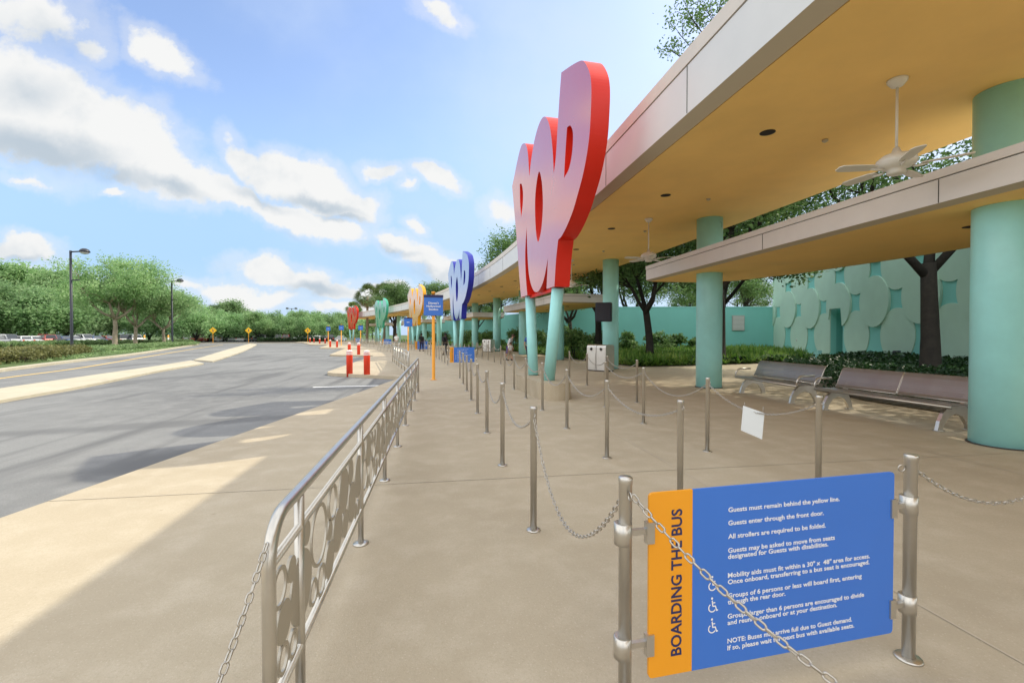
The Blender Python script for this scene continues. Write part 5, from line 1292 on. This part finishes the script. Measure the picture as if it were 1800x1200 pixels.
# ------------------------------------------------------------------ people
def skin_obj(name, verts, edges, radii, m, parent, sub=2):
    me = bpy.data.meshes.new(name); me.from_pydata(verts, edges, []); o = bpy.data.objects.new(name, me); COL.objects.link(o); o.parent = parent
    md = o.modifiers.new('skin', 'SKIN'); md.use_smooth_shade = True
    for i, r in enumerate(radii):
        me.skin_vertices[0].data[i].radius = (r, r) if not isinstance(r, tuple) else r
    me.skin_vertices[0].data[0].use_root = True
    sd = o.modifiers.new('sub', 'SUBSURF'); sd.levels = sub; sd.render_levels = sub; me.materials.append(m)
    dg = bpy.context.evaluated_depsgraph_get(); dg.update(); nm = bpy.data.meshes.new_from_object(o.evaluated_get(dg)); o.modifiers.clear(); o.data = nm
    return o
SK = mat('skin', (.50, .29, .20), .55); SK2 = mat('deep skin', (.12, .065, .045), .55)
def person(label, loc, rz, shirt, trousers, hair, skin=SK, h=1.7, stride=.16, bend=0.0, bag=None):
    t = thing('person', label, 'person', loc, rz); k = h / 1.7; t.scale = (k, k, k); b = bend
    J = {'pel': (0, 0, .90), 'wst': (0, -.02 * b, 1.05), 'chs': (0, -.22 * b, 1.28 - .03 * b), 'nk': (0, -.34 * b, 1.44 - .06 * b), 'nk2': (0, -.37 * b, 1.50 - .07 * b), 'hd': (0, -.43 * b - .01, 1.60 - .08 * b), 'hd2': (0, -.44 * b, 1.66 - .09 * b)}
    nm = list(J); V = [J[n] for n in nm]; Rr = [.125, .115, .13, .06, .05, .088, .07]; Rr = [(.145, .105), (.13, .10), (.15, .11), (.06, .06), (.05, .05), (.075, .095), (.065, .085)]; Ed = [(0, 1), (1, 2), (2, 3), (3, 4), (4, 5), (5, 6)]
    hands = []
    for s_ in (-1, 1):
        st = stride * s_; i = len(V)
        V += [(s_ * .09, 0, .86), (s_ * .10, -st * .45, .48), (s_ * .10, -st + (.10 if st < 0 else 0), .09), (s_ * .105, -st - .13 + (.1 if st < 0 else 0), .035)]; Rr += [.092, .062, .042, .036]; Ed += [(0, i), (i, i + 1), (i + 1, i + 2), (i + 2, i + 3)]
        i = len(V); sh = Vector(J['chs']) + Vector((s_ * .18, 0, .09)); el = sh + Vector((s_ * .06, .03 + st * .3, -.29)); wr = el + Vector((-s_ * .01, -.10 - .05 * b, -.24)); ha = wr + Vector((0, -.02, -.08))
        V += [tuple(sh), tuple(el), tuple(wr), tuple(ha)]; Rr += [.055, .040, .027, .03]; Ed += [(2, i), (i, i + 1), (i + 1, i + 2), (i + 2, i + 3)]
        # separate fingers and thumb
        for f in range(4):
            j = len(V); a = ha + Vector((s_ * .004, -.028 + f * .019, -.035)); V += [tuple(a), tuple(a + Vector((-s_ * .012, -.004, -.045 + .006 * abs(f - 1.5))))]; Rr += [.009, .0075]; Ed += [(i + 3, j), (j, j + 1)]
        j = len(V); a = ha + Vector((-s_ * .01, -.035, -.005)); V += [tuple(a), tuple(a + Vector((-s_ * .012, -.022, -.03)))]; Rr += [.010, .008]; Ed += [(i + 3, j), (j, j + 1)]
    body = skin_obj('body', V, Ed, Rr, skin, t, 1)
    c = Vector(J['chs'])
    V = [J['pel'], J['wst'], J['chs'], tuple(Vector(J['nk']) + Vector((0, 0, -.03)))]; Rr = [(.165, .125), (.15, .115), (.17, .125), (.075, .075)]; Ed = [(0, 1), (1, 2), (2, 3)]
    for s_ in (-1, 1):
        st = stride * s_; i = len(V); sh = c + Vector((s_ * .18, 0, .09)); el = sh + Vector((s_ * .05, .02 + st * .25, -.24)); V += [tuple(sh), tuple(el)]; Rr += [.070, .060]; Ed += [(2, i), (i, i + 1)]
    skin_obj('shirt', V, Ed, Rr, shirt, t, 2)
    V = [J['pel']]; Rr = [(.16, .12)]; Ed = []
    for s_ in (-1, 1):
        st = stride * s_; i = len(V); V += [(s_ * .09, 0, .84), (s_ * .10, -st * .45, .50), (s_ * .10, -st * .8, .42 if trousers[1] else .14)]; Rr += [.108, .08, .075 if trousers[1] else .055]; Ed += [(0, i), (i, i + 1), (i + 1, i + 2)]
    skin_obj('trousers', V, Ed, Rr, trousers[0], t, 2)
    hd = Vector(J['hd']); hm = MB(); hm.lathe([(.098, -.03), (.104, .02), (.098, .07), (.07, .115), (.03, .13), (0, .132)], 16, tuple(hd + Vector((0, .018, 0)))); hm.build('hair', hair, t)
    fm = MB()
    for s_ in (-1, 1): fm.lathe([(0, -.008), (.010, 0), (0, .008)], 8, tuple(hd + Vector((s_ * .032, -.088, .005)))); fm.lathe([(.0, -.03), (.014, 0), (0, .03)], 8, tuple(hd + Vector((s_ * .098, 0, -.01))))
    fm.lathe([(0, -.02), (.013, -.012), (0, .02)], 8, tuple(hd + Vector((0, -.098, -.02)))); fm.box(-.024, .024, -.092, -.08, -.062, -.054, c=tuple(hd)); fm.build('face', skin, t)
    for s_ in (-1, 1): MB().box(s_ * .105 - .045, s_ * .105 + .045, -stride * s_ - .19 + (.1 if s_ * stride < 0 else 0), -stride * s_ + .07 + (.1 if s_ * stride < 0 else 0), .0, .085, bev=.02).build('shoe', M['tyre'], t)
    if bag: MB().box(-.15, .15, .11, .27, 1.02, 1.42, bev=.05).build('backpack', bag, t)
    return t
CL_ = {n: mat(n + ' cloth', c, .9, var=.1, scale=12) for n, c in (('royal blue', (.04, .10, .36)), ('navy', (.02, .025, .07)), ('pale grey', (.55, .56, .57)), ('black', (.012, .012, .014)), ('plum', (.10, .07, .20)), ('white', (.7, .7, .68)), ('brown', (.08, .045, .03)), ('khaki', (.3, .25, .17)))}
person('person in a royal blue shirt standing between the red letter sign legs', (*P(25.6, 5.62), 0), R(150), CL_['royal blue'], (CL_['navy'], False), M['frond_dry'], h=1.74)
person('person in a pale shirt leaning forward just left of the red sign legs', (*P(27.8, 4.95), 0), R(60), CL_['pale grey'], (CL_['plum'], True), CL_['brown'], h=1.66, bend=.7)
person('person dressed in black walking near the blue sign legs', (*at_depth(783, 36)[:2], 0), R(120), CL_['black'], (CL_['black'], False), CL_['black'], SK2, 1.72, bag=CL_['black'])
person('distant person in a white top by the second orange pole', (*at_depth(697, 50)[:2], 0), R(170), CL_['white'], (CL_['khaki'], False), CL_['brown'], h=1.7)
person('small child in white by the chains left of the red sign legs', (*at_depth(897, 28)[:2], 0), R(200), CL_['white'], (CL_['khaki'], True), CL_['brown'], h=1.12)
person('distant person in dark clothes among the yellow sign posts', (*at_depth(741, 44)[:2], 0), R(20), CL_['black'], (CL_['navy'], False), CL_['black'], SK2, 1.7)
# pushchair near the blue sign
ps = thing('pushchair', 'dark pushchair standing by the columns beyond the blue letter sign', 'pushchair', at_depth(746, 52), R(40))
MB().tube([(-.25, .45, 1.0), (-.25, .3, .75), (-.25, -.25, .12)], .015, 6).tube([(.25, .45, 1.0), (.25, .3, .75), (.25, -.25, .12)], .015, 6).tube([(-.25, .45, 1.0), (.25, .45, 1.0)], .015, 6).tube([(-.25, .3, .1), (-.25, .1, .6)], .015, 6).tube([(.25, .3, .1), (.25, .1, .6)], .015, 6).build('frame', M['lamp_black'], ps)
MB().prism([(-.28, .35), (.18, .32), (.30, .85), (.1, 1.0), (-.02, .95), (.12, .8), (.05, .48), (-.26, .45)], lambda p: (-.22, p[0], p[1]), lambda p: (.22, p[0], p[1])).build('seat', CL_['black'], ps)
for x in (-.25, .25):
    for y in (-.28, .32):
        MB().tube([(x, y + .1 * math.cos(R(a)), .11 + .1 * math.sin(R(a))) for a in range(0, 360, 24)], .016, 6, closed=True).build('wheel', M['tyre'], ps)
